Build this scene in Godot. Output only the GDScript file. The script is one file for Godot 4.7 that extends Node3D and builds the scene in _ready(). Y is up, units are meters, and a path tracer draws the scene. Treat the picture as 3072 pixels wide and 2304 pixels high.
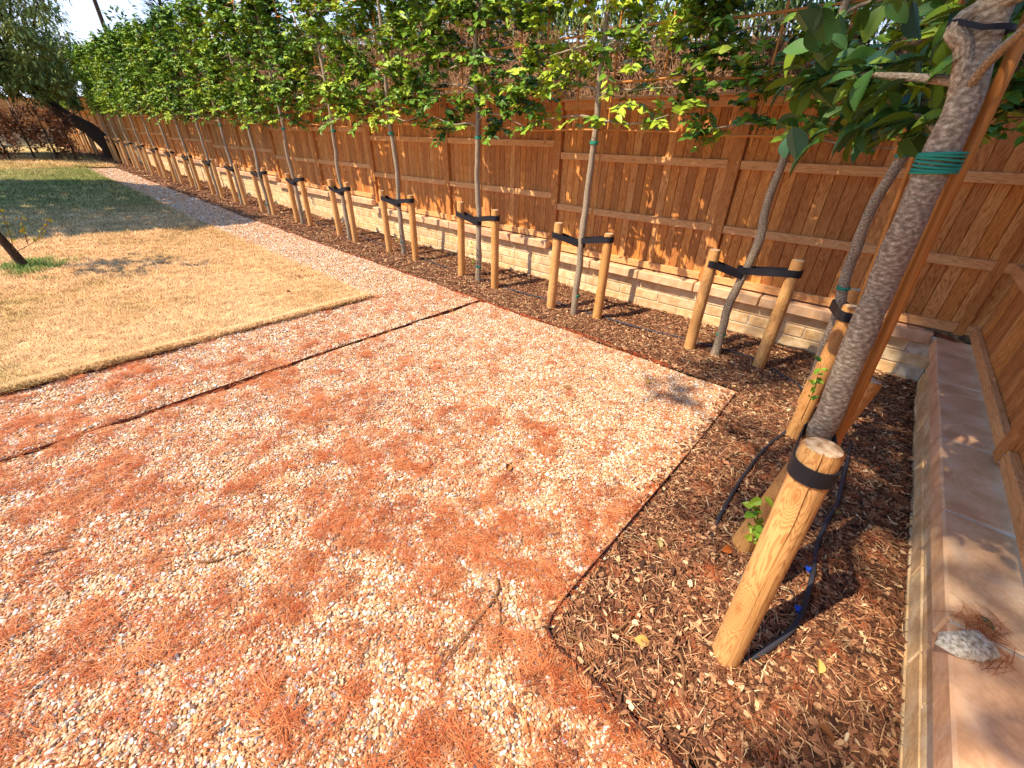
extends Node3D
# A staked row of pleached trees along a timber fence on a low brick wall, with mulch beds, gravel and a dry lawn.

var rng := RandomNumberGenerator.new()
var M := {}
var T := {}
var used := {}
const ORD := ["first", "second", "third", "fourth", "fifth", "sixth", "seventh", "eighth", "ninth", "tenth", "eleventh", "twelfth", "thirteenth", "fourteenth", "fifteenth", "sixteenth", "seventeenth", "eighteenth", "nineteenth", "twentieth", "twenty-first"]
const SUN := Vector3(0.281, -0.788, -0.548)
const TILT := 0.012
var n_a := FastNoiseLite.new()
var n_b := FastNoiseLite.new()
var n_c := FastNoiseLite.new()

# ---------------------------------------------------------------- mesh helpers
class MB:
	var v := PackedVector3Array()
	var n := PackedVector3Array()
	var uv := PackedVector2Array()
	var c := PackedColorArray()
	var ix := PackedInt32Array()
	func vert(p: Vector3, nn: Vector3, u := Vector2.ZERO, col := Color.WHITE) -> int:
		v.push_back(p); n.push_back(nn); uv.push_back(u); c.push_back(col)
		return v.size() - 1
	func tri(a: int, b: int, d: int) -> void:
		ix.push_back(a); ix.push_back(b); ix.push_back(d)
	func face(pts: Array, out: Vector3, uvs: Array, col := Color.WHITE) -> void:
		var e: Vector3 = (pts[1] - pts[0]).cross(pts[2] - pts[0])
		var nn := e.normalized()
		var flip := e.dot(out) > 0.0
		if not flip: nn = -nn
		var k := []
		for i in pts.size(): k.push_back(vert(pts[i], nn, uvs[i], col))
		for i in range(1, pts.size() - 1):
			if flip: tri(k[0], k[i + 1], k[i])
			else: tri(k[0], k[i], k[i + 1])
	func mesh() -> ArrayMesh:
		var a := []
		a.resize(Mesh.ARRAY_MAX)
		a[Mesh.ARRAY_VERTEX] = v; a[Mesh.ARRAY_NORMAL] = n; a[Mesh.ARRAY_TEX_UV] = uv
		a[Mesh.ARRAY_COLOR] = c; a[Mesh.ARRAY_INDEX] = ix
		var m := ArrayMesh.new()
		m.add_surface_from_arrays(Mesh.PRIMITIVE_TRIANGLES, a)
		return m

# chamfered box; the grain (texture v) runs along axis `grain`
func cbox(mb: MB, at: Vector3, size: Vector3, ch: float, grain := 1, off := Vector2.ZERO, us := 4.0, vs := 0.5, jit := 0.0) -> void:
	var h := size * 0.5
	var P := {}
	for sx in [-1, 1]:
		for sy in [-1, 1]:
			for sz in [-1, 1]:
				var s := Vector3(sx, sy, sz)
				var j := Vector3(rng.randf_range(-jit, jit), rng.randf_range(-jit, jit), rng.randf_range(-jit, jit)) if jit > 0.0 else Vector3.ZERO
				for a in 3:
					var q := h - Vector3(ch, ch, ch)
					q[a] = h[a]
					P[[sx, sy, sz, a]] = s * q + j
	var faces := []
	for a in 3:
		var b := (a + 1) % 3
		var c := (a + 2) % 3
		for s in [-1, 1]:
			var pts := []
			for k in [[-1, -1], [1, -1], [1, 1], [-1, 1]]:
				var g := [0, 0, 0, a]
				g[a] = s; g[b] = k[0]; g[c] = k[1]
				pts.push_back(P[g])
			var o := Vector3.ZERO
			o[a] = s
			faces.push_back([pts, o, a])
	for e in 3:
		var a := (e + 1) % 3
		var b := (e + 2) % 3
		for sa in [-1, 1]:
			for sb in [-1, 1]:
				var g := [0, 0, 0, a]
				g[a] = sa; g[b] = sb; g[e] = -1
				var p0: Vector3 = P[g.duplicate()]
				g[e] = 1
				var p1: Vector3 = P[g.duplicate()]
				g[3] = b
				var p2: Vector3 = P[g.duplicate()]
				g[e] = -1
				var p3: Vector3 = P[g.duplicate()]
				var o := Vector3.ZERO
				o[a] = sa; o[b] = sb
				faces.push_back([[p0, p1, p2, p3], o, a])
	for sx in [-1, 1]:
		for sy in [-1, 1]:
			for sz in [-1, 1]:
				faces.push_back([[P[[sx, sy, sz, 0]], P[[sx, sy, sz, 1]], P[[sx, sy, sz, 2]]], Vector3(sx, sy, sz), 0])
	for f in faces:
		var a: int = f[2]
		var w := 0
		for q in 3:
			if q != grain and q != a: w = q
		if a == grain: w = (grain + 1) % 3
		var l := grain if a != grain else (grain + 2) % 3
		var pp := []
		var uvs := []
		for p in f[0]:
			uvs.push_back(Vector2(p[w] * us, p[l] * vs) + off + Vector2(a * 0.37, 0))
			pp.push_back(p + at)
		mb.face(pp, f[1], uvs)

func tube(mb: MB, pts: Array, rad: Array, sides := 8, cap := true, us := 1.0, vs := 1.0, off := Vector2.ZERO, wob := 0.0, seed_ := 0, col := Color.WHITE) -> void:
	var count := pts.size()
	var nrm := Vector3.ZERO
	var base := mb.v.size()
	var run := 0.0
	for i in count:
		var t: Vector3
		if i == 0: t = pts[1] - pts[0]
		elif i == count - 1: t = pts[i] - pts[i - 1]
		else: t = pts[i + 1] - pts[i - 1]
		t = t.normalized()
		if i == 0:
			nrm = t.cross(Vector3(0, 0, 1) if absf(t.z) < 0.8 else Vector3(1, 0, 0)).normalized()
		else:
			nrm = (nrm - t * nrm.dot(t)).normalized()
			run += (pts[i] - pts[i - 1]).length()
		var bn := t.cross(nrm)
		for j in sides + 1:
			var an := TAU * j / sides
			var d := nrm * cos(an) + bn * sin(an)
			var r: float = rad[i]
			if wob > 0.0: r *= 1.0 + wob * n_b.get_noise_3d(cos(an) * 60.0 + seed_ * 17.0, sin(an) * 60.0, run * 420.0)
			mb.vert(pts[i] + d * r, d, Vector2(float(j) / sides * us, run * vs) + off, col)
	for i in count - 1:
		for j in sides:
			var a := base + i * (sides + 1) + j
			var b := a + sides + 1
			mb.tri(a, b, b + 1)
			mb.tri(a, b + 1, a + 1)
	if cap:
		for e in [0, count - 1]:
			var t: Vector3 = (pts[1] - pts[0]) * -1.0 if e == 0 else pts[e] - pts[e - 1]
			t = t.normalized()
			var k := mb.vert(pts[e], t, off, col)
			var first := mb.v.size()
			for j in sides:
				var q := mb.v[base + e * (sides + 1) + j]
				mb.vert(q, t, off + Vector2(j * 0.02, 0.01), col)
			for j in sides:
				var j2 := (j + 1) % sides
				if e == 0: mb.tri(k, first + j, first + j2)
				else: mb.tri(k, first + j2, first + j)

func curve(pts: Array, step := 0.04, wob := 0.0, sd := 0) -> Array:
	var c := Curve3D.new()
	c.bake_interval = step
	for i in pts.size():
		var p: Vector3 = pts[i]
		var a: Vector3 = pts[maxi(i - 1, 0)]
		var b: Vector3 = pts[mini(i + 1, pts.size() - 1)]
		var tn := (b - a) / 6.0
		c.add_point(p, -tn, tn)
	var out := []
	var l := c.get_baked_length()
	var k := maxi(2, int(ceil(l / step)))
	for i in k + 1:
		var q := c.sample_baked(l * i / k, true)
		if wob > 0.0:
			q += Vector3(n_a.get_noise_3d(i * 9.0, sd * 31.0, 0), n_a.get_noise_3d(i * 9.0, sd * 31.0, 50) * 0.4, n_a.get_noise_3d(i * 9.0, sd * 31.0, 99)) * wob
		out.push_back(q)
	return out

func lerps(a: float, b: float, k: int, p := 1.0) -> Array:
	var o := []
	for i in k: o.push_back(lerpf(a, b, pow(float(i) / maxf(1, k - 1), p)))
	return o

# ---------------------------------------------------------------- scene tree helpers
func numbered(called: String) -> String:
	if not used.has(called):
		used[called] = 0
		return called
	used[called] += 1
	return "%s_%03d" % [called, used[called]]

func tag(o: Node3D, label := "", category := "", group := "", kind := "") -> Node3D:
	if label: o.set_meta("label", label)
	if category: o.set_meta("category", category)
	if group: o.set_meta("group", group)
	if kind: o.set_meta("kind", kind)
	return o

func thing(called: String, at: Vector3, label: String, category: String, group := "") -> Node3D:
	var o := Node3D.new()
	o.name = numbered(called)
	add_child(o)
	o.position = at
	return tag(o, label, category, group)

func part(called: String, m: Mesh, mat: Material, parent: Node3D, xf := Transform3D.IDENTITY) -> MeshInstance3D:
	var o := MeshInstance3D.new()
	o.name = called if parent != self else numbered(called)
	o.mesh = m
	o.material_override = mat
	o.transform = xf
	parent.add_child(o, true)
	return o

func scatter(called: String, m: Mesh, mat: Material, xfs: Array, cols: Array, label: String, category: String) -> void:
	var mm := MultiMesh.new()
	mm.transform_format = MultiMesh.TRANSFORM_3D
	mm.use_colors = true
	mm.mesh = m
	mm.instance_count = xfs.size()
	for i in xfs.size():
		mm.set_instance_transform(i, xfs[i])
		mm.set_instance_color(i, cols[i])
	var o := MultiMeshInstance3D.new()
	o.name = numbered(called)
	o.multimesh = mm
	o.material_override = mat
	add_child(o)
	tag(o, label, category, "", "stuff")

# ---------------------------------------------------------------- textures and materials
func srgb(r: float, g: float, b: float) -> Color: return Color(r / 255.0, g / 255.0, b / 255.0)
func lin(r: float, g: float, b: float) -> Color: return srgb(r, g, b).srgb_to_linear()

func tex(img: Image) -> ImageTexture:
	img.generate_mipmaps()
	return ImageTexture.create_from_image(img)

func wood_tex(w: int, h: int, light: Color, dark: Color, bands: float, sd: int, knots := 3, metres_w := 0.25, metres_h := 2.0) -> ImageTexture:
	var img := Image.create(w, h, false, Image.FORMAT_RGB8)
	var a := FastNoiseLite.new(); a.seed = sd; a.frequency = 1.0; a.noise_type = FastNoiseLite.TYPE_SIMPLEX_SMOOTH
	var f := FastNoiseLite.new(); f.seed = sd + 5; f.frequency = 1.0
	var r := RandomNumberGenerator.new(); r.seed = sd
	var kn := []
	for i in knots: kn.push_back(Vector2(r.randf() * metres_w, r.randf() * metres_h))
	for y in h:
		var ym := metres_h * y / h
		for x in w:
			var xm := metres_w * x / w
			var kd := 0.0
			var kdark := 0.0
			for q in kn:
				var dx: float = (xm - q.x) * 26.0
				var dy: float = (ym - q.y) * 11.0
				var d2 := dx * dx + dy * dy
				kd += exp(-d2 * 1.2) * 0.9
				kdark += exp(-d2 * 14.0)
			var g := a.get_noise_2d(xm * 7.0, ym * 0.55) * 1.0 + xm * 2.2 + kd
			var s := g * bands
			var fr := s - floorf(s)
			var late := smoothstep(0.35, 0.92, fr) * (1.0 - smoothstep(0.93, 1.0, fr))
			var fib := f.get_noise_2d(xm * 420.0, ym * 5.0) * 0.5 + f.get_noise_2d(xm * 1400.0, ym * 16.0) * 0.35
			var blot := a.get_noise_2d(xm * 9.0 + 40.0, ym * 2.2) * 0.22
			var k := clampf(0.16 + late * 0.66 + fib * 0.26 + blot + kdark * 0.7, 0.0, 1.0)
			img.set_pixel(x, y, light.lerp(dark, k))
	return tex(img)

func speck_tex(sz: int, stops: Array, freq: float, sd: int, fine := 0.35, stretch := Vector2(1, 1), oct := 4) -> ImageTexture:
	var a := FastNoiseLite.new(); a.seed = sd; a.frequency = freq; a.fractal_octaves = oct
	var b := FastNoiseLite.new(); b.seed = sd + 9; b.frequency = freq * 9.0; b.fractal_octaves = 2
	var g := Gradient.new()
	var offs := PackedFloat32Array()
	var cs := PackedColorArray()
	for s in stops:
		offs.push_back(s[0]); cs.push_back(s[1])
	g.offsets = offs; g.colors = cs
	var img := Image.create(sz, sz, false, Image.FORMAT_RGB8)
	for y in sz:
		for x in sz:
			# blend across the borders so that the tile repeats without a seam
			var u := float(x) / sz
			var vv := float(y) / sz
			var fx := smoothstep(0.82, 1.0, u)
			var fy := smoothstep(0.82, 1.0, vv)
			var n0 := _nn(a, b, x, y, stretch, fine)
			if fx > 0.0: n0 = lerpf(n0, _nn(a, b, x - sz, y, stretch, fine), fx)
			if fy > 0.0:
				var n1 := _nn(a, b, x, y - sz, stretch, fine)
				if fx > 0.0: n1 = lerpf(n1, _nn(a, b, x - sz, y - sz, stretch, fine), fx)
				n0 = lerpf(n0, n1, fy)
			img.set_pixel(x, y, g.sample(clampf(n0 * 0.5 + 0.5, 0.0, 1.0)))
	return tex(img)

func _nn(a: FastNoiseLite, b: FastNoiseLite, x: float, y: float, s: Vector2, fine: float) -> float:
	return a.get_noise_2d(x * s.x, y * s.y) * 1.25 + b.get_noise_2d(x * s.x, y * s.y) * fine

func mat(col: Color, rough := 0.8, t: Texture2D = null) -> StandardMaterial3D:
	var m := StandardMaterial3D.new()
	m.albedo_color = col
	m.roughness = rough
	m.metallic_specular = 0.35
	if t: m.albedo_texture = t
	return m

func tri_mat(col: Color, rough: float, t: Texture2D, scale_: Vector3, world := false, bump: Texture2D = null, bs := 1.0) -> StandardMaterial3D:
	var m := mat(col, rough, t)
	m.uv1_triplanar = true
	m.uv1_world_triplanar = world
	m.uv1_scale = scale_
	if bump:
		m.normal_enabled = true
		m.normal_texture = bump
		m.normal_scale = bs
	return m

func vmat(rough := 0.8) -> StandardMaterial3D:
	var m := StandardMaterial3D.new()
	m.vertex_color_use_as_albedo = true
	m.roughness = rough
	m.metallic_specular = 0.3
	return m

func leaf_mat(back: Color, rough := 0.5) -> StandardMaterial3D:
	var m := vmat(rough)
	m.cull_mode = BaseMaterial3D.CULL_DISABLED
	m.backlight_enabled = true
	m.backlight = back
	m.metallic_specular = 0.32
	return m

func bump_tex(sz: int, freq: float, sd: int, strength := 4.0, oct := 4) -> ImageTexture:
	var a := FastNoiseLite.new(); a.seed = sd; a.frequency = freq; a.fractal_octaves = oct
	var img := a.get_seamless_image(sz, sz, false, false, 0.15)
	img.convert(Image.FORMAT_RGBA8)
	img.bump_map_to_normal_map(strength)
	return tex(img)

func materials() -> void:
	T.fence = wood_tex(192, 768, srgb(236, 176, 108), srgb(176, 106, 50), 7.0, 11)
	T.fence2 = wood_tex(192, 768, srgb(228, 166, 98), srgb(166, 98, 46), 9.0, 23, 2)
	T.stake = wood_tex(224, 640, srgb(228, 182, 120), srgb(180, 124, 72), 8.0, 37, 3, 0.32, 1.0)
	T.rail = wood_tex(192, 768, srgb(236, 184, 126), srgb(194, 134, 82), 8.0, 29, 5)
	M.board = []
	for c in [[255, 255, 255], [236, 224, 214], [255, 244, 220], [224, 212, 204]]:
		for t in [T.fence, T.fence2]: M.board.push_back(mat(srgb(c[0], c[1], c[2]), 0.62, t))
	M.rail = mat(srgb(255, 252, 248), 0.66, T.rail)
	M.post = mat(srgb(240, 232, 226), 0.66, T.fence2)
	M.cap = mat(srgb(255, 252, 250), 0.7, T.rail)
	M.stake = [mat(srgb(255, 250, 240), 0.72, T.stake), mat(srgb(248, 236, 214), 0.74, T.stake), mat(srgb(240, 226, 208), 0.74, T.stake)]
	M.endgrain = tri_mat(srgb(255, 255, 255), 0.85, speck_tex(128, [[0.25, srgb(150, 112, 78)], [0.5, srgb(196, 158, 116)], [0.8, srgb(214, 186, 150)]], 0.03, 51, 0.5), Vector3(6, 6, 6))
	var bn := bump_tex(256, 0.03, 61, 3.0)
	T.stone = speck_tex(256, [[0.2, srgb(214, 178, 132)], [0.5, srgb(230, 198, 152)], [0.8, srgb(240, 216, 178)]], 0.012, 71, 0.5)
	T.stone2 = speck_tex(256, [[0.2, srgb(204, 164, 126)], [0.5, srgb(220, 182, 144)], [0.85, srgb(228, 198, 166)]], 0.014, 73, 0.4)
	M.brick = []
	for c in [[255, 252, 244], [246, 236, 222], [255, 244, 226], [236, 228, 218]]: M.brick.push_back(tri_mat(srgb(c[0], c[1], c[2]), 0.9, T.stone, Vector3(2.4, 2.4, 2.4), true, bn, 0.5))
	M.mortar = tri_mat(srgb(255, 255, 255), 0.95, speck_tex(128, [[0.2, srgb(192, 172, 146)], [0.6, srgb(218, 202, 178)], [0.9, srgb(228, 216, 196)]], 0.03, 75, 0.6), Vector3(3, 3, 3), true, bn, 0.9)
	M.coping = []
	for c in [[255, 246, 236], [244, 232, 226], [255, 250, 240]]: M.coping.push_back(tri_mat(srgb(c[0], c[1], c[2]), 0.72, T.stone2, Vector3(1.6, 1.6, 1.6), true, bn, 0.35))
	T.bark = speck_tex(256, [[0.12, srgb(112, 96, 80)], [0.42, srgb(144, 128, 108)], [0.66, srgb(164, 148, 126)], [0.8, srgb(190, 176, 154)], [0.95, srgb(204, 194, 172)]], 0.07, 81, 0.7, Vector2(0.6, 1.3))
	M.bark = mat(srgb(255, 252, 246), 0.85, T.bark)
	M.bark.normal_enabled = true
	M.bark.normal_texture = bump_tex(256, 0.04, 83, 5.0)
	M.bark.normal_scale = 0.3
	M.oldbark = tri_mat(srgb(120, 104, 90), 0.95, T.bark, Vector3(1.2, 0.5, 1.2))
	M.twig = mat(srgb(214, 172, 134), 0.85, T.bark)
	M.bamboo = mat(srgb(214, 158, 96), 0.5, speck_tex(128, [[0.2, srgb(204, 170, 128)], [0.6, srgb(240, 214, 176)], [0.9, srgb(255, 236, 204)]], 0.02, 91, 0.3, Vector2(2.0, 0.2)))
	M.strap = mat(srgb(34, 33, 38), 0.55)
	M.cord = mat(srgb(44, 140, 116), 0.6)
	M.hose = mat(srgb(58, 58, 64), 0.45)
	M.blue = mat(srgb(40, 92, 210), 0.35)
	M.rust = tri_mat(srgb(255, 255, 255), 0.9, speck_tex(128, [[0.2, srgb(92, 44, 28)], [0.55, srgb(150, 66, 36)], [0.85, srgb(176, 92, 52)]], 0.03, 95, 0.6), Vector3(2, 2, 2), true)
	M.steel = tri_mat(srgb(255, 255, 255), 0.85, speck_tex(128, [[0.2, srgb(54, 32, 26)], [0.55, srgb(86, 48, 36)], [0.85, srgb(118, 64, 44)]], 0.03, 97, 0.6), Vector3(2, 2, 2), true)
	M.screw = mat(srgb(210, 206, 200), 0.35); M.screw.metallic = 0.7
	M.earth = tri_mat(srgb(255, 255, 255), 0.95, speck_tex(256, [[0.2, srgb(112, 96, 60)], [0.5, srgb(146, 128, 78)], [0.8, srgb(170, 148, 96)]], 0.02, 101, 0.6), Vector3(0.3, 0.3, 0.3), true)
	M.gravelbase = tri_mat(srgb(255, 255, 255), 0.95, speck_tex(256, [[0.15, srgb(132, 84, 52)], [0.4, srgb(190, 136, 88)], [0.65, srgb(222, 176, 122)], [0.9, srgb(240, 214, 176)]], 0.09, 103, 0.9), Vector3(1.5, 1.5, 1.5), true)
	M.mulchbase = tri_mat(srgb(255, 255, 255), 0.95, speck_tex(256, [[0.2, srgb(48, 32, 22)], [0.5, srgb(82, 54, 36)], [0.8, srgb(124, 84, 56)]], 0.06, 105, 0.9), Vector3(1.6, 1.6, 1.6), true)
	M.lawnbase = vmat(0.95)
	M.pebble = vmat(0.7)
	M.needle = vmat(0.75)
	M.chip = vmat(0.85)
	M.blade = leaf_mat(Color(0.12, 0.08, 0.03), 0.7)
	M.leaf = leaf_mat(Color(0.11, 0.17, 0.02), 0.42)
	M.nearleaf = leaf_mat(Color(0.09, 0.13, 0.02), 0.42)
	M.farleaf = leaf_mat(Color(0.08, 0.10, 0.02), 0.5)
	M.pinefoliage = leaf_mat(Color(0.03, 0.04, 0.01), 0.6)

# ---------------------------------------------------------------- terrain
func gy(x: float) -> float: return 0.0125 * maxf(0.0, -x - 11.0)
func gravel_y(x: float, z: float) -> float:
	var up := smoothstep(-3.82, -3.86, x) * 0.016
	return gy(x) + up + n_a.get_noise_2d(x * 90.0, z * 90.0) * 0.014 + n_a.get_noise_2d(x * 260.0 + 40.0, z * 260.0) * 0.011 + n_a.get_noise_2d(x * 400.0, z * 400.0) * 0.003
func mulch_y(x: float, z: float) -> float:
	var wallward := maxf(smoothstep(0.45, 0.0, z), smoothstep(-0.4, 0.0, x) * smoothstep(0.0, 1.0, z) * 0.6)
	return gy(x) + 0.012 + wallward * 0.03 + n_a.get_noise_2d(x * 120.0 + 300.0, z * 120.0) * 0.022 + n_a.get_noise_2d(x * 500.0, z * 500.0 + 70.0) * 0.008
func lawn_y(x: float, z: float) -> float:
	return gy(x) + 0.034 + n_a.get_noise_2d(x * 40.0, z * 40.0) * 0.012
func lawn_col(x: float, z: float) -> Color:
	var g := n_c.get_noise_2d(x * 30.0, z * 30.0) * 0.55 + n_c.get_noise_2d(x * 110.0, z * 110.0) * 0.4 + n_c.get_noise_2d(x * 420.0, z * 420.0) * 0.3
	var straw := lin(232, 192, 138).lerp(lin(214, 164, 106), clampf(g + 0.5, 0, 1))
	var green := lin(124, 134, 66)
	var w := clampf(smoothstep(-9.0, -16.5, x) * 0.85 + g * 0.55 + smoothstep(4.2, 5.2, z) * smoothstep(-7.5, -4.7, x) * 0.35 - 0.02, 0.0, 0.92)
	if x < -22.4: w = clampf(0.35 + g * 0.8, 0.0, 0.9)
	return straw.lerp(green, w)

func sheet(called: String, x0: float, x1: float, z0: float, z1: float, step: float, hf: Callable, m: Material, kind: String, coloured := false) -> MeshInstance3D:
	var mb := MB.new()
	var nx := int(ceil((x1 - x0) / step))
	var nz := int(ceil((z1 - z0) / step))
	for j in nz + 1:
		for i in nx + 1:
			var x := lerpf(x0, x1, float(i) / nx)
			var z := lerpf(z0, z1, float(j) / nz)
			var e := 0.02
			var y: float = hf.call(x, z)
			var nn := Vector3(y - hf.call(x + e, z), e, y - hf.call(x, z + e)).normalized()
			mb.vert(Vector3(x, y, z), nn, Vector2(x, z), lawn_col(x, z) if coloured else Color.WHITE)
	for j in nz:
		for i in nx:
			var a := j * (nx + 1) + i
			mb.tri(a, a + 1, a + nx + 2)
			mb.tri(a, a + nx + 2, a + nx + 1)
	var o := part(called, mb.mesh(), m, self)
	tag(o, "", "", "", kind)
	return o

func edging(called_pts: Array, top: float, bot: float, m: Material, label: String) -> void:
	# an upright steel strip 3 mm thick that follows the points
	var mb := MB.new()
	var pts := curve(called_pts, 0.06)
	var k := pts.size()
	for i in k - 1:
		var a: Vector3 = pts[i]
		var b: Vector3 = pts[i + 1]
		var d := (b - a).normalized()
		var s := Vector3(-d.z, 0, d.x) * 0.002
		var ya0 := a.y + top + n_a.get_noise_2d(i * 7.0, 3.0) * 0.006
		var yb0 := b.y + top + n_a.get_noise_2d((i + 1) * 7.0, 3.0) * 0.006
		for sg in [-1.0, 1.0]:
			var o: Vector3 = s * sg
			mb.face([Vector3(a.x, a.y + bot, a.z) + o, Vector3(b.x, b.y + bot, b.z) + o, Vector3(b.x, yb0, b.z) + o, Vector3(a.x, ya0, a.z) + o], o, [Vector2.ZERO, Vector2.ZERO, Vector2.ZERO, Vector2.ZERO])
		mb.face([Vector3(a.x, ya0, a.z) - s, Vector3(b.x, yb0, b.z) - s, Vector3(b.x, yb0, b.z) + s, Vector3(a.x, ya0, a.z) + s], Vector3.UP, [Vector2.ZERO, Vector2.ZERO, Vector2.ZERO, Vector2.ZERO])
	tag(part("steel_edging", mb.mesh(), m, self), label, "edging", "steel edging strips")

func build_ground() -> void:
	var pl := PlaneMesh.new()
	pl.size = Vector2(900, 900)
	var g := part("ground", pl, M.earth, self, Transform3D(Basis.IDENTITY, Vector3(0, -0.09, 0)))
	tag(g, "", "", "", "structure")
	sheet("lawn", -22.45, -4.752, 1.958, 15.0, 0.13, lawn_y, M.lawnbase, "structure", true)
	sheet("lawn", -62.0, -22.5, 1.12, 26.0, 0.4, lawn_y, M.lawnbase, "structure", true)
	sheet("gravel_path", -3.835, -1.042, 1.115, 8.0, 0.06, gravel_y, M.gravelbase, "structure")
	sheet("gravel_path", -4.742, -3.845, 1.115, 8.0, 0.07, gravel_y, M.gravelbase, "structure")
	sheet("gravel_path", -22.45, -4.748, 1.115, 1.952, 0.09, gravel_y, M.gravelbase, "structure")
	sheet("gravel_path", -1.038, 0.0, 3.565, 8.0, 0.06, gravel_y, M.gravelbase, "structure")
	sheet("mulch_bed", -46.0, 0.0, 0.0, 1.108, 0.07, mulch_y, M.mulchbase, "structure")
	sheet("mulch_bed", -1.036, 0.0, 1.11, 3.56, 0.05, mulch_y, M.mulchbase, "structure")
	# steel edging strips
	var q := []
	for i in 23: q.push_back(Vector3(-22.4 + i * 0.945, gy(-22.4 + i * 0.945), 1.112 + 0.02 * sin(i * 1.7)))
	edging(q, 0.03, -0.02, M.rust, "rusty steel edging between the pale path and the long mulch bed")
	edging([Vector3(-1.04, 0, 1.18), Vector3(-1.04, 0, 2.0), Vector3(-1.06, 0, 2.9), Vector3(-1.07, 0, 3.45), Vector3(-1.03, 0, 3.56), Vector3(-0.85, 0, 3.575), Vector3(-0.4, 0, 3.60)], 0.03, -0.02, M.steel, "dark steel edging that turns the corner of the short mulch bed")
	edging([Vector3(-3.84, 0, 1.14), Vector3(-3.84, 0, 2.4), Vector3(-3.835, 0, 4.0), Vector3(-3.84, 0, 8.0)], 0.026, -0.02, M.steel, "dark steel edging strip crossing the gravel beyond the lawn edge")
	edging([Vector3(-4.745, 0, 1.95), Vector3(-4.74, 0, 3.0), Vector3(-4.745, 0, 4.2), Vector3(-4.74, 0, 8.0)], 0.044, -0.02, M.steel, "dark steel edging strip along the cut edge of the dry lawn")
	edging([Vector3(-22.48, gy(-22.48), 1.12), Vector3(-22.5, gy(-22.5), 4.0), Vector3(-22.48, gy(-22.48), 14.0)], 0.05, -0.02, M.steel, "dark steel edging at the far end of the gravel path")

# ---------------------------------------------------------------- walls and fences
func brick_mesh(l: float, h: float, d: float) -> ArrayMesh:
	var mb := MB.new()
	cbox(mb, Vector3.ZERO, Vector3(l, h, d), 0.004, 0, Vector2.ZERO, 1, 1, 0.0012)
	return mb.mesh()

func build_wall(root: Node3D, length: float, along: Callable, top_of: Callable, ground_of: Callable, first: float) -> void:
	# courses of 0.105 m; `along(u, y, w)` turns distance along the wall, height and depth behind the face into a local transform
	var full := []
	for i in 5: full.push_back(brick_mesh(0.449, 0.094, 0.1))
	var parts := []
	var rows := {}
	var k := -8
	while k < 20:
		var y0 := 0.373 - 0.105 * k          # top of the course, in the frame of the first section
		var u := -fmod(float(k + 20), 2.0) * 0.23 + first
		while u < length:
			var a := maxf(u, 0.0)
			var b := minf(u + 0.449, length)
			var mid := (a + b) * 0.5
			if b - a > 0.04 and y0 <= top_of.call(mid) + 0.02 and y0 > ground_of.call(mid) - 0.02:
				parts.push_back([a, b, y0])
			u += 0.46
		k += 1
	for q in parts:
		var l: float = q[1] - q[0]
		var m: ArrayMesh = full[rng.randi() % 5] if l > 0.44 else brick_mesh(l, 0.094, 0.1)
		var xf: Transform3D = along.call((q[0] + q[1]) * 0.5, q[2] - 0.0525, 0.05 + rng.randf_range(-0.0015, 0.0015))
		part("brick", m, M.brick[rng.randi() % M.brick.size()], root, xf)

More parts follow.
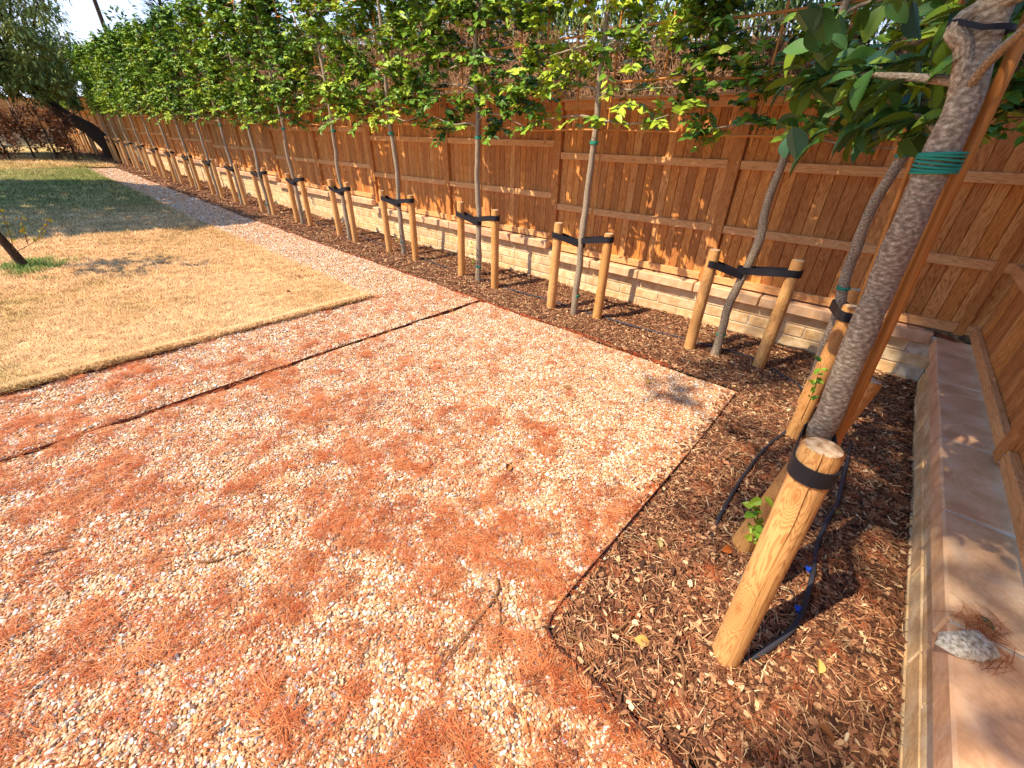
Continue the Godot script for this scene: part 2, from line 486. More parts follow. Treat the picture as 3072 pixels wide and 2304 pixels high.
func build_long_wall() -> void:
	var L := 40.0
	var w := thing("brick_wall", Vector3.ZERO, "low buff brick wall with stone coping under the long timber fence", "wall")
	w.rotation.z = TILT
	var sec := func(u: float) -> int: return int(maxf(0.0, floor((u - 3.712) / 3.82) + 1.0)) if u > 3.712 else 0
	var top := func(u: float) -> float: return 0.373 + 0.112 * sec.call(u) - (0.0 if sec.call(u) == 0 else 0.0)
	var grd := func(u: float) -> float: return TILT * u + gy(-u)
	var along := func(u: float, y: float, d: float) -> Transform3D: return Transform3D(Basis.IDENTITY, Vector3(-u, y, -d))
	# bricks stop at the far end of what can be told apart; beyond that the courses are one joined part
	build_wall(w, 26.5, along, top, grd, 0.17)
	var mo := MB.new()
	var s := 0
	var a := 0.0
	while a < L:
		var b := minf(3.712 + 3.82 * s, L)
		cbox(mo, Vector3(-(a + b) * 0.5, 0.1 + 0.056 * s - 0.14, -0.112), Vector3(b - a, 0.546 + 0.112 * s + 0.28 - 0.002, 0.208), 0.002)
		a = b
		s += 1
	part("mortar", mo.mesh(), M.mortar, w)
	var far := MB.new()
	for k in range(-8, 14):
		var y0 := 0.373 + 0.105 * k
		var u := 26.55 - (k & 1) * 0.23
		while u < L:
			if y0 <= top.call(u + 0.2) + 0.02 and y0 > grd.call(u) - 0.02 and u > 26.3: cbox(far, Vector3(-u - 0.225, y0 - 0.0525, -0.05), Vector3(0.449, 0.094, 0.1), 0.004)
			u += 0.46
	part("brick", far.mesh(), M.brick[0], w).set_meta("kind", "stuff")
	# coping stones about 0.6 m long, stepping up one course at every second fence post
	var cm := []
	for i in 4:
		var mb := MB.new()
		cbox(mb, Vector3.ZERO, Vector3(0.594, 0.092, 0.30), 0.007, 0, Vector2.ZERO, 1, 1, 0.002)
		cm.push_back(mb.mesh())
	var u := 0.06
	var ends := [3.735]
	for i in 12: ends.push_back(3.735 + 3.82 * (i + 1))
	s = 0
	while u < L:
		var e := minf(u + 0.606, minf(ends[s], L))
		var l := e - u - 0.012
		if l > 0.05:
			var m: Mesh = cm[rng.randi() % 4]
			var bs := Basis.from_scale(Vector3(l / 0.594, 1, 1))
			part("coping_stone", m, M.coping[rng.randi() % 3], w, Transform3D(bs, Vector3(-(u + e) * 0.5, 0.422 + 0.112 * s + rng.randf_range(-0.0015, 0.0015), -0.084 + rng.randf_range(-0.003, 0.003))))
		u = e
		if absf(e - ends[s]) < 0.001:
			s += 1

func build_short_wall() -> void:
	var L := 9.0
	var w := thing("brick_wall", Vector3.ZERO, "low buff brick wall with stone coping beside the short mulch bed", "wall")
	var along := func(u: float, y: float, d: float) -> Transform3D: return Transform3D(Basis(Vector3.UP, PI / 2), Vector3(d, y - 0.008, u))
	build_wall(w, L, along, func(_u): return 0.373, func(_u): return -0.02, 0.03)
	var mo := MB.new()
	cbox(mo, Vector3(0.112, 0.085, L * 0.5), Vector3(0.208, 0.556, L), 0.002)
	part("mortar", mo.mesh(), M.mortar, w)
	var cuts := [-0.24, 0.396, 0.973, 1.112, 1.724, 2.338, 2.921, 3.53, 4.14, 4.75, 5.36, 5.97, 6.58, 7.19, 7.8, 8.41, 9.0]
	for i in cuts.size() - 1:
		var a: float = cuts[i] + (0.0 if i else 0.31)
		var b: float = cuts[i + 1]
		var mb := MB.new()
		cbox(mb, Vector3.ZERO, Vector3(0.30, 0.092, b - a - 0.012), 0.007, 2, Vector2.ZERO, 1, 1, 0.002)
		part("coping_stone", mb.mesh(), M.coping[rng.randi() % 3], w, Transform3D(Basis.IDENTITY, Vector3(0.086 + rng.randf_range(-0.002, 0.002), 0.41 + rng.randf_range(-0.0015, 0.0015), (a + b) * 0.5)))
	# the pointing between the coping stones
	var po := MB.new()
	for i in range(1, cuts.size() - 1): cbox(po, Vector3(0.088, 0.4075, cuts[i]), Vector3(0.288, 0.085, 0.03), 0.002)
	part("pointing", po.mesh(), M.mortar, w)

func fence_meshes() -> Dictionary:
	var d := {}
	d.board = []
	for i in 8:
		var mb := MB.new()
		cbox(mb, Vector3.ZERO, Vector3(0.0845, 1.46, 0.018), 0.005, 1, Vector2(rng.randf(), rng.randf()), 4.0, 0.5)
		d.board.push_back(mb.mesh())
	d.rail = []
	for i in 4:
		var mb := MB.new()
		cbox(mb, Vector3.ZERO, Vector3(1.80, 0.068, 0.034), 0.003, 0, Vector2(rng.randf(), rng.randf()), 4.0, 0.5)
		d.rail.push_back(mb.mesh())
	d.post = []
	for i in 3:
		var mb := MB.new()
		cbox(mb, Vector3.ZERO, Vector3(0.098, 1.56, 0.095), 0.004, 1, Vector2(rng.randf(), rng.randf()), 4.0, 0.5)
		d.post.push_back(mb.mesh())
	var mb := MB.new()
	cbox(mb, Vector3.ZERO, Vector3(1.905, 0.022, 0.15), 0.004, 0, Vector2(0.2, 0.1), 4.0, 0.5)
	d.cap = mb.mesh()
	mb = MB.new()
	cbox(mb, Vector3.ZERO, Vector3(1.80, 0.075, 0.03), 0.003, 0, Vector2(0.6, 0.4), 4.0, 0.5)
	d.fascia = mb.mesh()
	mb = MB.new()
	tube(mb, [Vector3(0, 0, -0.002), Vector3(0, 0, 0.0025)], [0.0045, 0.004], 8)
	d.screw = mb.mesh()
	return d

# one panel in local coordinates: x runs along the panel from -w/2 to w/2, y from the coping's top, +z is the garden side
func panel(root: Node3D, F: Dictionary, base: Transform3D, w: float, joined := false) -> void:
	var n := int(round(w / 0.087))
	var pitch := w / n
	if joined:
		var mb := MB.new()
		for i in n: cbox(mb, Vector3(-w * 0.5 + pitch * (i + 0.5), 0.79, -0.067), Vector3(0.0845, 1.46, 0.018), 0.0035)
		part("board", mb.mesh(), M.board[0], root, base).set_meta("kind", "stuff")
	else:
		for i in n:
			var bs := Basis.from_scale(Vector3(pitch / 0.087, 1, 1))
			part("board", F.board[rng.randi() % 8], M.board[rng.randi() % M.board.size()], root, base * Transform3D(bs, Vector3(-w * 0.5 + pitch * (i + 0.5), 0.79, -0.071 + rng.randf_range(-0.001, 0.001))))
	var bk := MB.new()
	cbox(bk, Vector3(0, 0.79, -0.0865), Vector3(w - 0.004, 1.45, 0.008), 0.001)
	part("backing_board", bk.mesh(), M.board[1], root, base)
	for y in [0.05, 0.51, 1.043]:
		part("rail", F.rail[rng.randi() % 4], M.rail, root, base * Transform3D(Basis.from_scale(Vector3(w / 1.80, 1, 1)), Vector3(0, y, -0.0445)))
	part("fascia", F.fascia, M.rail, root, base * Transform3D(Basis.from_scale(Vector3(w / 1.80, 1, 1)), Vector3(0, 1.505, -0.0465)))
	part("fence_cap", F.cap, M.cap, root, base * Transform3D(Basis.from_scale(Vector3((w + 0.1) / 1.905, 1, 1)), Vector3(0, 1.555, -0.06)))

func build_fences() -> void:
	var F := fence_meshes()
	var f := thing("timber_fence", Vector3.ZERO, "long stained timber board fence standing on the brick wall behind the tree row", "fence")
	f.rotation.z = TILT
	for i in 21:
		var s := i / 2
		var x0 := 0.17 if i == 0 else -1.823 - 1.91 * (i - 1) - 0.053
		var x1 := -1.823 - 1.91 * i + 0.053
		var base := Transform3D(Basis.IDENTITY, Vector3((x0 + x1) * 0.5, 0.468 + 0.112 * s, 0))
		panel(f, F, base, absf(x1 - x0), i >= 13)
		var step := 0.112 if i % 2 == 1 else 0.0
		part("post", F.post[rng.randi() % 3], M.post, f, Transform3D(Basis.IDENTITY, Vector3(-1.823 - 1.91 * i, 0.468 + 0.112 * s + 0.785 + step * 0.5, -0.068)))
		if i < 6:
			for y in [0.05, 0.51, 1.043]:
				for q in [0.018, -0.018]: part("screw", F.screw, M.screw, f, Transform3D(Basis.IDENTITY, Vector3(x1 - 0.03, 0.468 + 0.112 * s + y + q, -0.0205)))
	# a slimmer post in the inner corner
	part("post", F.post[0], M.post, f, Transform3D(Basis.from_scale(Vector3(0.55, 1, 0.55)), Vector3(0.062, 0.468 + 0.785, -0.05)))
	var g := thing("timber_fence", Vector3.ZERO, "stained timber board fence on the wall beside the nearest trees", "fence")
	for i in 4:
		var z0 := -0.03 if i == 0 else 1.80 + 1.91 * (i - 1) + 0.053
		var z1 := 1.80 + 1.91 * i - 0.053
		var base := Transform3D(Basis(Vector3.UP, -PI / 2), Vector3(0.088, 0.468, (z0 + z1) * 0.5))
		panel(g, F, base, z1 - z0)
		part("post", F.post[rng.randi() % 3], M.post, g, Transform3D(Basis(Vector3.UP, -PI / 2), Vector3(0.156, 0.468 + 0.785, 1.80 + 1.91 * i)))
		if i < 2:
			for y in [0.05, 0.51, 1.043]:
				for q in [0.018, -0.018]: part("screw", F.screw, M.screw, g, Transform3D(Basis(Vector3.UP, -PI / 2), Vector3(0.1085, 0.468 + y + q, z0 + 0.03)))

func build_end_fence() -> void:
	# the fence and wall that close the far end of the garden
	var F := fence_meshes()
	var x := -40.0
	var y := gy(x)
	var w := thing("brick_wall", Vector3(x, y, 0), "low pale brick wall across the garden's far end", "wall")
	var mo := MB.new()
	cbox(mo, Vector3(-0.11, 0.2, 7.0), Vector3(0.2, 0.7, 14.0), 0.004)
	part("mortar", mo.mesh(), M.mortar, w)
	var bk := MB.new()
	for k in 5:
		var z := (k % 2) * 0.23
		while z < 13.6:
			cbox(bk, Vector3(-0.052, 0.05 + k * 0.105, z + 0.225), Vector3(0.1, 0.094, 0.449), 0.004)
			z += 0.46
	part("brick", bk.mesh(), M.brick[0], w).set_meta("kind", "stuff")
	for i in 14:
		var mb := MB.new()
		cbox(mb, Vector3(-0.08, 0.6, i + 0.5), Vector3(0.3, 0.09, 0.985), 0.008)
		part("coping_stone", mb.mesh(), M.coping[i % 3], w)
	var f := thing("timber_fence", Vector3(x, y + 0.65, 0), "stained timber board fence closing the garden's far end", "fence")
	for i in 7:
		panel(f, F, Transform3D(Basis(Vector3.UP, PI / 2), Vector3(0.0, 0, 1.0 + 1.91 * i)), 1.80, true)
		part("post", F.post[i % 3], M.post, f, Transform3D(Basis(Vector3.UP, PI / 2), Vector3(-0.068, 0.785, 1.955 + 1.91 * i)))

# ---------------------------------------------------------------- leaves
func leaf8(mb: MB, xf: Transform3D, l: float, w: float, col: Color, fold := 0.22, droop := 0.15) -> void:
	# leaf along +x, blade facing +y
	var m := [Vector3.ZERO, Vector3(0.36, 0.02, 0), Vector3(0.72, -droop * 0.35, 0), Vector3(1.0, -droop, 0)]
	for s in [-1.0, 1.0]:
		var e1 := Vector3(0.28, fold * 0.5, s * 0.5 * w / l)
		var e2 := Vector3(0.66, fold * 0.36 - droop * 0.3, s * 0.40 * w / l)
		var q := [m[0], e1, m[1], e2, m[2], m[3]]
		var nn := (xf.basis * Vector3(0.05, 1, -s * fold * 1.6)).normalized()
		var k := []
		for p in q: k.push_back(mb.vert(xf * (p * l), nn, Vector2(p.x, 0.5 + p.z), col))
		for t in [[0, 1, 2], [2, 1, 3], [2, 3, 4], [4, 3, 5]]:
			if s > 0: mb.tri(k[t[0]], k[t[2]], k[t[1]])
			else: mb.tri(k[t[0]], k[t[1]], k[t[2]])

func leaf_fine(l: float, w: float, sd: int) -> ArrayMesh:
	# a hornbeam leaf: pleated along its side veins, toothed edge, short stalk
	var r := RandomNumberGenerator.new()
	r.seed = sd
	var mb := MB.new()
	var N := 11
	var fold := r.randf_range(0.12, 0.3)
	var droop := r.randf_range(0.05, 0.3)
	var twist := r.randf_range(-0.25, 0.25)
	for s in [-1.0, 1.0]:
		var mid := []
		var edge := []
		for i in N * 2 + 1:
			var t := float(i) / (N * 2)
			var prof := pow(sin(PI * pow(t, 0.72)), 0.85) * 0.5 * w
			if i == 0 or i == N * 2: prof = 0.0
			var tooth := (0.0 if i % 2 == 0 else 1.0) * 0.035 * w * (1.0 if prof > 0.0 else 0.0)
			var ple := (0.012 if i % 2 == 0 else -0.012) * l
			var yy := -droop * l * t * t
			mid.push_back(Vector3(t * l, yy, 0))
			edge.push_back(Vector3(t * l + prof * 0.35 + tooth * 0.6, yy + prof * fold * 2.0 + ple * (prof / (0.5 * w)) + s * twist * prof * t, s * (prof + tooth)))
		for i in N * 2:
			var a: Vector3 = mid[i]
			var b: Vector3 = mid[i + 1]
			var c: Vector3 = edge[i + 1]
			var d: Vector3 = edge[i]
			var uvs := [Vector2(0, 0), Vector2(0, 1), Vector2(1, 1), Vector2(1, 0)]
			if (c - b).length() < 1e-5: mb.face([a, b, d], Vector3.UP, uvs)
			elif (d - a).length() < 1e-5: mb.face([a, b, c], Vector3.UP, uvs)
			else: mb.face([a, b, c, d], Vector3.UP, uvs)
	tube(mb, [Vector3(-0.012, 0.002, 0), Vector3(0.1 * l, 0.0, 0), Vector3(l * 0.85, -droop * l * 0.72 - 0.001, 0)], [0.0011, 0.0009, 0.0003], 5, false)
	return mb.mesh()

func basis_of(dir: Vector3, up: Vector3) -> Basis:
	var x := dir.normalized()
	var z := x.cross(up)
	if z.length() < 0.01: z = x.cross(Vector3(0.3, 0.2, 1))
	z = z.normalized()
	return Basis(x, z.cross(x), z)

func rv(a: float) -> Vector3: return Vector3(rng.randf_range(-a, a), rng.randf_range(-a, a), rng.randf_range(-a, a))

func green(k: float) -> Color:
	# from dark glossy green to fresh yellow-green
	var a := lin(50, 82, 36)
	var b := lin(106, 142, 44)
	var c := lin(178, 192, 58)
	return a.lerp(b, clampf(k * 2.0, 0, 1)).lerp(c, clampf(k * 2.0 - 1.0, 0, 1))

# crown of a pleached tree: a flat panel of leafy sprays (local x along the row, y from the ground); leaves as one crown mesh, twigs as another
func crown_mesh(sd: int, lo: float, hi: float, half: float, sprays: int, size: float, fresh_or_sunlit: float, gap: float, twigs: MB) -> ArrayMesh:
	rng.seed = sd * 101 + 7
	var mb := MB.new()
	var made := 0
	var tries := 0
	while made < sprays and tries < sprays * 5:
		tries += 1
		var y := lo + (hi - lo) * pow(rng.randf(), 0.85)
		var taper := 1.0 - 0.62 * smoothstep(lo + (hi - lo) * 0.55, hi, y)
		var x := rng.randf_range(-half, half) * taper
		if n_c.get_noise_2d(x * 210.0 + sd * 50.0, y * 210.0) < gap: continue
		made += 1
		var z := rng.randf_range(-0.13, 0.12)
		var d := Vector3(signf(x) * rng.randf_range(-0.2, 0.9), rng.randf_range(-0.25, 0.7), rng.randf_range(-0.7, 0.8)).normalized()
		var l := rng.randf_range(0.11, 0.26)
		var o := Vector3(x, y, z)
		var bend := Vector3(0, -0.25 * l, 0) + rv(0.04)
		var tone := clampf(rng.randfn(0.38, 0.2) + fresh_or_sunlit + smoothstep(-0.1, 0.3, z + d.z * l) * 0.1, 0.0, 1.0)
		var nl := rng.randi_range(10, 15)
		tube(twigs, [o - d * 0.05, o + d * l * 0.5 + Vector3(0, 0.01, 0), o + d * l + bend], [0.0028, 0.002, 0.001], 4, false)
		for i in nl:
			var t := (i + 0.6) / nl
			var p := o + d * l * t + bend * t * t
			var side := d.cross(Vector3.UP).normalized() * (1.0 if i % 2 else -1.0)
			var ld := (d * 0.55 + side * 0.8 + rv(0.35) + Vector3(0, -0.15, 0)).normalized()
			var up := (Vector3(0, 0.9, 0.45) + rv(0.55)).normalized()
			var ls := size * rng.randf_range(0.65, 1.15)
			leaf8(mb, Transform3D(basis_of(ld, up), p), ls, ls * rng.randf_range(0.55, 0.68), green(clampf(tone + rng.randfn(0.0, 0.1), 0, 1)), rng.randf_range(0.08, 0.3), rng.randf_range(0.0, 0.35))
	return mb.mesh()

# ---------------------------------------------------------------- stakes, straps, canes
func stake_thing(base: Vector3, top: Vector3, r: float, mi: int, cracks: Array, label: String, group := "round timber tree stakes") -> void:
	var t := thing("timber_stake", base, label, "stake", group)
	var ax := top - base
	var h := ax.length()
	var up := ax.normalized()
	var bx := Vector3(0, 0, 1).cross(up).normalized()
	t.basis = Basis(bx, up, bx.cross(up))
	var angs := []
	var depth := []
	var sides := 26
	for i in sides: angs.push_back([TAU * i / sides, 0.0])
	for c in cracks:
		angs.push_back([c[0] - c[1] / r, 0.0])
		angs.push_back([c[0], c[2]])
		angs.push_back([c[0] + c[1] / r, 0.0])
	angs.sort_custom(func(a, b): return a[0] < b[0])
	angs.push_back([angs[0][0] + TAU, angs[0][1]])
	var mb := MB.new()
	var ys := []
	var n := 26
	for i in n + 1: ys.push_back(lerpf(-0.12, h - 0.006, float(i) / n))
	ys.push_back(h)
	var sd := rng.randi() % 1000
	var k := angs.size()
	for i in ys.size():
		var y: float = ys[i]
		var rr := r * (1.0 - 0.05 * y / h)
		if i == ys.size() - 1: rr -= 0.005
		for j in k:
			var a: float = angs[j][0]
			var dp: float = angs[j][1]
			var wander := n_a.get_noise_2d(y * 220.0, sd) * 0.18
			if dp > 0.0: dp *= clampf(0.55 + 0.9 * n_a.get_noise_2d(y * 160.0, sd + 77.0), 0.08, 1.0)
			var w := a + (wander if cracks.size() else 0.0)
			var q := rr * (1.0 + 0.03 * n_b.get_noise_3d(cos(a) * 40.0 + sd, sin(a) * 40.0, y * 90.0)) - dp
			var d := Vector3(cos(w), 0, sin(w))
			mb.vert(Vector3(0, y, 0) + d * q, d, Vector2(a / TAU, y + sd * 0.37), Color.WHITE)
	for i in ys.size() - 1:
		for j in k - 1:
			var a := i * k + j
			var b := a + k
			mb.tri(a, a + 1, b + 1)
			mb.tri(a, b + 1, b)
	part("shaft", mb.mesh(), M.stake[mi], t)
	var cp := MB.new()
	var c0 := cp.vert(Vector3(0, h + 0.002, 0), Vector3.UP, Vector2.ZERO)
	var last := (ys.size() - 1) * k
	for j in k: cp.vert(mb.v[last + j], Vector3.UP)
	for j in k - 1: cp.tri(c0, c0 + 1 + j, c0 + 2 + j)
	part("end_grain", cp.mesh(), M.endgrain, t)

func strap_loop(mb: MB, a: Vector3, ra: float, b: Vector3, rb: float, hgt := 0.054, th := 0.004) -> void:
	var d := Vector3(b.x - a.x, 0, b.z - a.z)
	var al := atan2(d.z, d.x)
	var ring := []
	for i in 15:
		var an := al + PI * 0.5 + PI * i / 14.0
		ring.push_back([Vector3(a.x + cos(an) * ra, a.y, a.z + sin(an) * ra), Vector3(cos(an), 0, sin(an))])
	for i in 15:
		var an := al - PI * 0.5 + PI * i / 14.0
		ring.push_back([Vector3(b.x + cos(an) * rb, b.y, b.z + sin(an) * rb), Vector3(cos(an), 0, sin(an))])
	var k := ring.size()
	for i in k:
		var p = ring[i]
		var q = ring[(i + 1) % k]
		var hu := Vector3(0, hgt * 0.5, 0)
		var po: Vector3 = p[0] + p[1] * th
		var qo: Vector3 = q[0] + q[1] * th
		var z := [Vector2.ZERO, Vector2.ZERO, Vector2.ZERO, Vector2.ZERO]
		mb.face([po - hu, qo - hu, qo + hu, po + hu], p[1], z)
		mb.face([p[0] - hu, q[0] - hu, q[0] + hu, p[0] + hu], -p[1], z)
		mb.face([p[0] + hu, q[0] + hu, qo + hu, po + hu], Vector3.UP, z)
		mb.face([p[0] - hu, q[0] - hu, qo - hu, po - hu], Vector3.DOWN, z)

func coil(mb: MB, at: Vector3, r: float, turns: int, pitch: float, th: float) -> void:
	for k in turns:
		var pts := []
		for i in 17:
			var an := TAU * i / 16.0
			pts.push_back(at + Vector3(cos(an) * r, k * pitch + sin(an + k) * 0.003, sin(an) * r * 0.9))
		tube(mb, pts, lerps(th, th, 17), 5, false)

func cane(parent: Node3D, a: Vector3, b: Vector3, r: float, called := "cane") -> void:
	var mb := MB.new()
	var l := (b - a).length()
	var pts := []
	var rad := []
	var y := 0.0
	var sag := rv(0.012)
	while y < l:
		var e := minf(y + 0.27, l)
		for q in [[y, 1.0], [y + 0.006, 1.14], [y + 0.014, 1.0], [e - 0.004, 0.98]]:
			var t: float = clampf(q[0] / l, 0, 1)
			if pts.size() and (a.lerp(b, t) - pts[-1]).length() < 0.002: continue
			pts.push_back(a.lerp(b, t) + sag * sin(PI * t))
			rad.push_back(r * q[1] * (1.0 - 0.15 * t))
		y = e
	tube(mb, pts, rad, 8, true, 1.0, 2.0, Vector2(rng.randf(), rng.randf()))
	part(called, mb.mesh(), M.bamboo, parent)

func bamboo_frame(base: Vector3, turn: float, lo: float, hi: float, label: String, long_cane := false, at_trunk := Vector3.ZERO) -> void:
	var f := thing("bamboo_trellis", base, label, "trellis", "bamboo trellises behind the trees")
	f.rotation.y = turn
	for x in [-0.62, -0.24, 0.12, 0.5]: cane(f, Vector3(x + rng.randf_range(-0.05, 0.05), lo - rng.randf_range(0.02, 0.12), -0.05), Vector3(x + rng.randf_range(-0.06, 0.06), hi, -0.05 + rng.randf_range(-0.02, 0.02)), 0.0095)
	var y := lo + 0.04
	while y < hi:
		cane(f, Vector3(-0.74, y + rng.randf_range(-0.02, 0.02), -0.03), Vector3(0.72, y + rng.randf_range(-0.03, 0.03), -0.03), 0.0095)
		y += 0.33 + rng.randf_range(-0.04, 0.04)
	if not long_cane: cane(f, Vector3(0.035, lo - 0.75, -0.045), Vector3(0.03, lo + 0.6, -0.05), 0.008)

var crowns := []
func tree(base: Vector3, turn: float, pts: Array, r0: float, r1: float, cv: int, label: String, group: String, ties: Array, lo := 1.66, scale_ := Vector3.ONE) -> Node3D:
	var t := thing("hornbeam_tree", base, label, "tree", group)
	t.rotation.y = turn
	var mb := MB.new()
	var pp := curve(pts, 0.035, 0.014, cv + int(absf(base.x) * 10))
	var rad := []
	for i in pp.size():
		var y: float = pp[i].y
		rad.push_back(lerpf(r0, r1, clampf(y / 3.4, 0, 1)) * (1.0 + 0.35 * exp(-maxf(y, 0) * 22.0)) * (1.0 + 0.16 * maxf(0.0, n_a.get_noise_2d(y * 330.0, base.x * 60.0))))
	tube(mb, pp, rad, 14, true, 1.0, 4.0, Vector2(rng.randf(), rng.randf()), 0.1, int(absf(base.x) * 3))
	part("trunk", mb.mesh(), M.bark, t)
	var lm := MB.new()
	for y in [1.72, 1.98, 2.3, 2.65, 3.0, 3.3]:
		for s in [-1.0, 1.0]:
			var yy: float = y + rng.randf_range(-0.06, 0.06)
			var o: Vector3 = pp[0]
			for p in pp:
				if p.y <= yy: o = p
			var c := curve([o, o + Vector3(s * 0.10, 0.05, 0.01), o + Vector3(s * 0.34, 0.04 + rng.randf_range(-0.04, 0.06), rng.randf_range(-0.04, 0.05)), o + Vector3(s * 0.66, rng.randf_range(-0.05, 0.12), rng.randf_range(-0.06, 0.06))], 0.05, 0.012, int(y * 50) + cv)
			tube(lm, c, lerps(0.011, 0.003, c.size()), 6, false, 1.0, 3.0)
	part("limb", lm.mesh(), M.bark, t)
	var cr = crowns[cv]
	var xf := Transform3D(Basis.from_scale(scale_), Vector3(0, lo - 1.66, 0))
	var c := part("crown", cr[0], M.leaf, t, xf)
	part("twig", cr[1], M.twig, c)
	for q in ties:
		var cm := MB.new()
		coil(cm, q[0], q[1], q[2], 0.0065, 0.0032)
		part("cord_tie", cm.mesh(), M.cord, t)
	return t

func staked_tree(i: int, x: float, z: float, sl: Vector2, sr: Vector2, cv: int, fresh_or_sunlit: bool) -> void:
	var y := gy(x)
	rng.seed = 900 + i * 13
	var w := ORD[i] as String
	var b := Vector3(x, y, z)
	var wob := func(a: float) -> float: return rng.randf_range(-a, a)
	var pts := [Vector3(0, -0.05, 0), Vector3(wob.call(0.015), 0.35, wob.call(0.012)), Vector3(wob.call(0.03), 0.8, wob.call(0.015)), Vector3(wob.call(0.035), 1.2, wob.call(0.015)), Vector3(wob.call(0.03), 1.65, 0), Vector3(wob.call(0.05), 2.3, 0), Vector3(wob.call(0.06), 3.0, 0), Vector3(wob.call(0.08), 3.5, 0)]
	if i == 0: pts = [Vector3(0, -0.05, 0), Vector3(-0.005, 0.25, 0), Vector3(0.0, 0.55, 0), Vector3(0.055, 0.95, 0), Vector3(0.025, 1.25, 0), Vector3(0.035, 1.6, 0), Vector3(0.02, 1.8, 0), Vector3(0.07, 2.2, 0), Vector3(0.12, 2.7, 0), Vector3(0.14, 3.4, 0)]
	var ties := [[Vector3(pts[1].x * 0.6, 0.2, 0), 0.037, 4], [Vector3(pts[4].x if i else 0.035, 1.6, 0), 0.037, 5]]
	tree(b, 0.0, pts, 0.036, 0.014, cv, "pleached hornbeam with a staked grey trunk, %s from the fence corner in the long row" % w, "pleached trees along the long fence", ties if i < 8 else [], 1.66 + rng.randf_range(-0.05, 0.05), Vector3(1.0 if i % 2 else -1.0, 1, 1))
	var h := 0.9
	for q in [[sl, "on the side away from the corner"], [sr, "on the corner side"]]:
		var s: Vector2 = q[0]
		var hh := h + rng.randf_range(-0.03, 0.03)
		var cr := []
		for c in (2 if i < 5 else 1): cr.push_back([rng.randf_range(3.5, 5.1), 0.0026, 0.012])
		stake_thing(Vector3(s.x, y, s.y), Vector3(s.x + rng.randf_range(-0.012, 0.012), y + hh, s.y + rng.randf_range(-0.012, 0.012)), 0.047, rng.randi() % 2, cr, "round timber stake of the %s long-row tree, %s" % [w, q[1]])
	var sm := MB.new()
	var tx: float = x + (pts[2] as Vector3).x
	strap_loop(sm, Vector3(sl.x, y + 0.80, sl.y), 0.048, Vector3(tx, y + 0.735, z), 0.034)
	strap_loop(sm, Vector3(sr.x, y + 0.83, sr.y), 0.048, Vector3(tx, y + 0.775, z), 0.036)
	tag(part("rubber_tie", sm.mesh(), M.strap, self), "black rubber tie holding the %s long-row tree between its stakes" % w, "tree tie", "black rubber tree ties")
	if i < 12: bamboo_frame(b, 0.0, 1.66, 3.45, "bamboo cane trellis behind the crown of the %s long-row tree" % w)

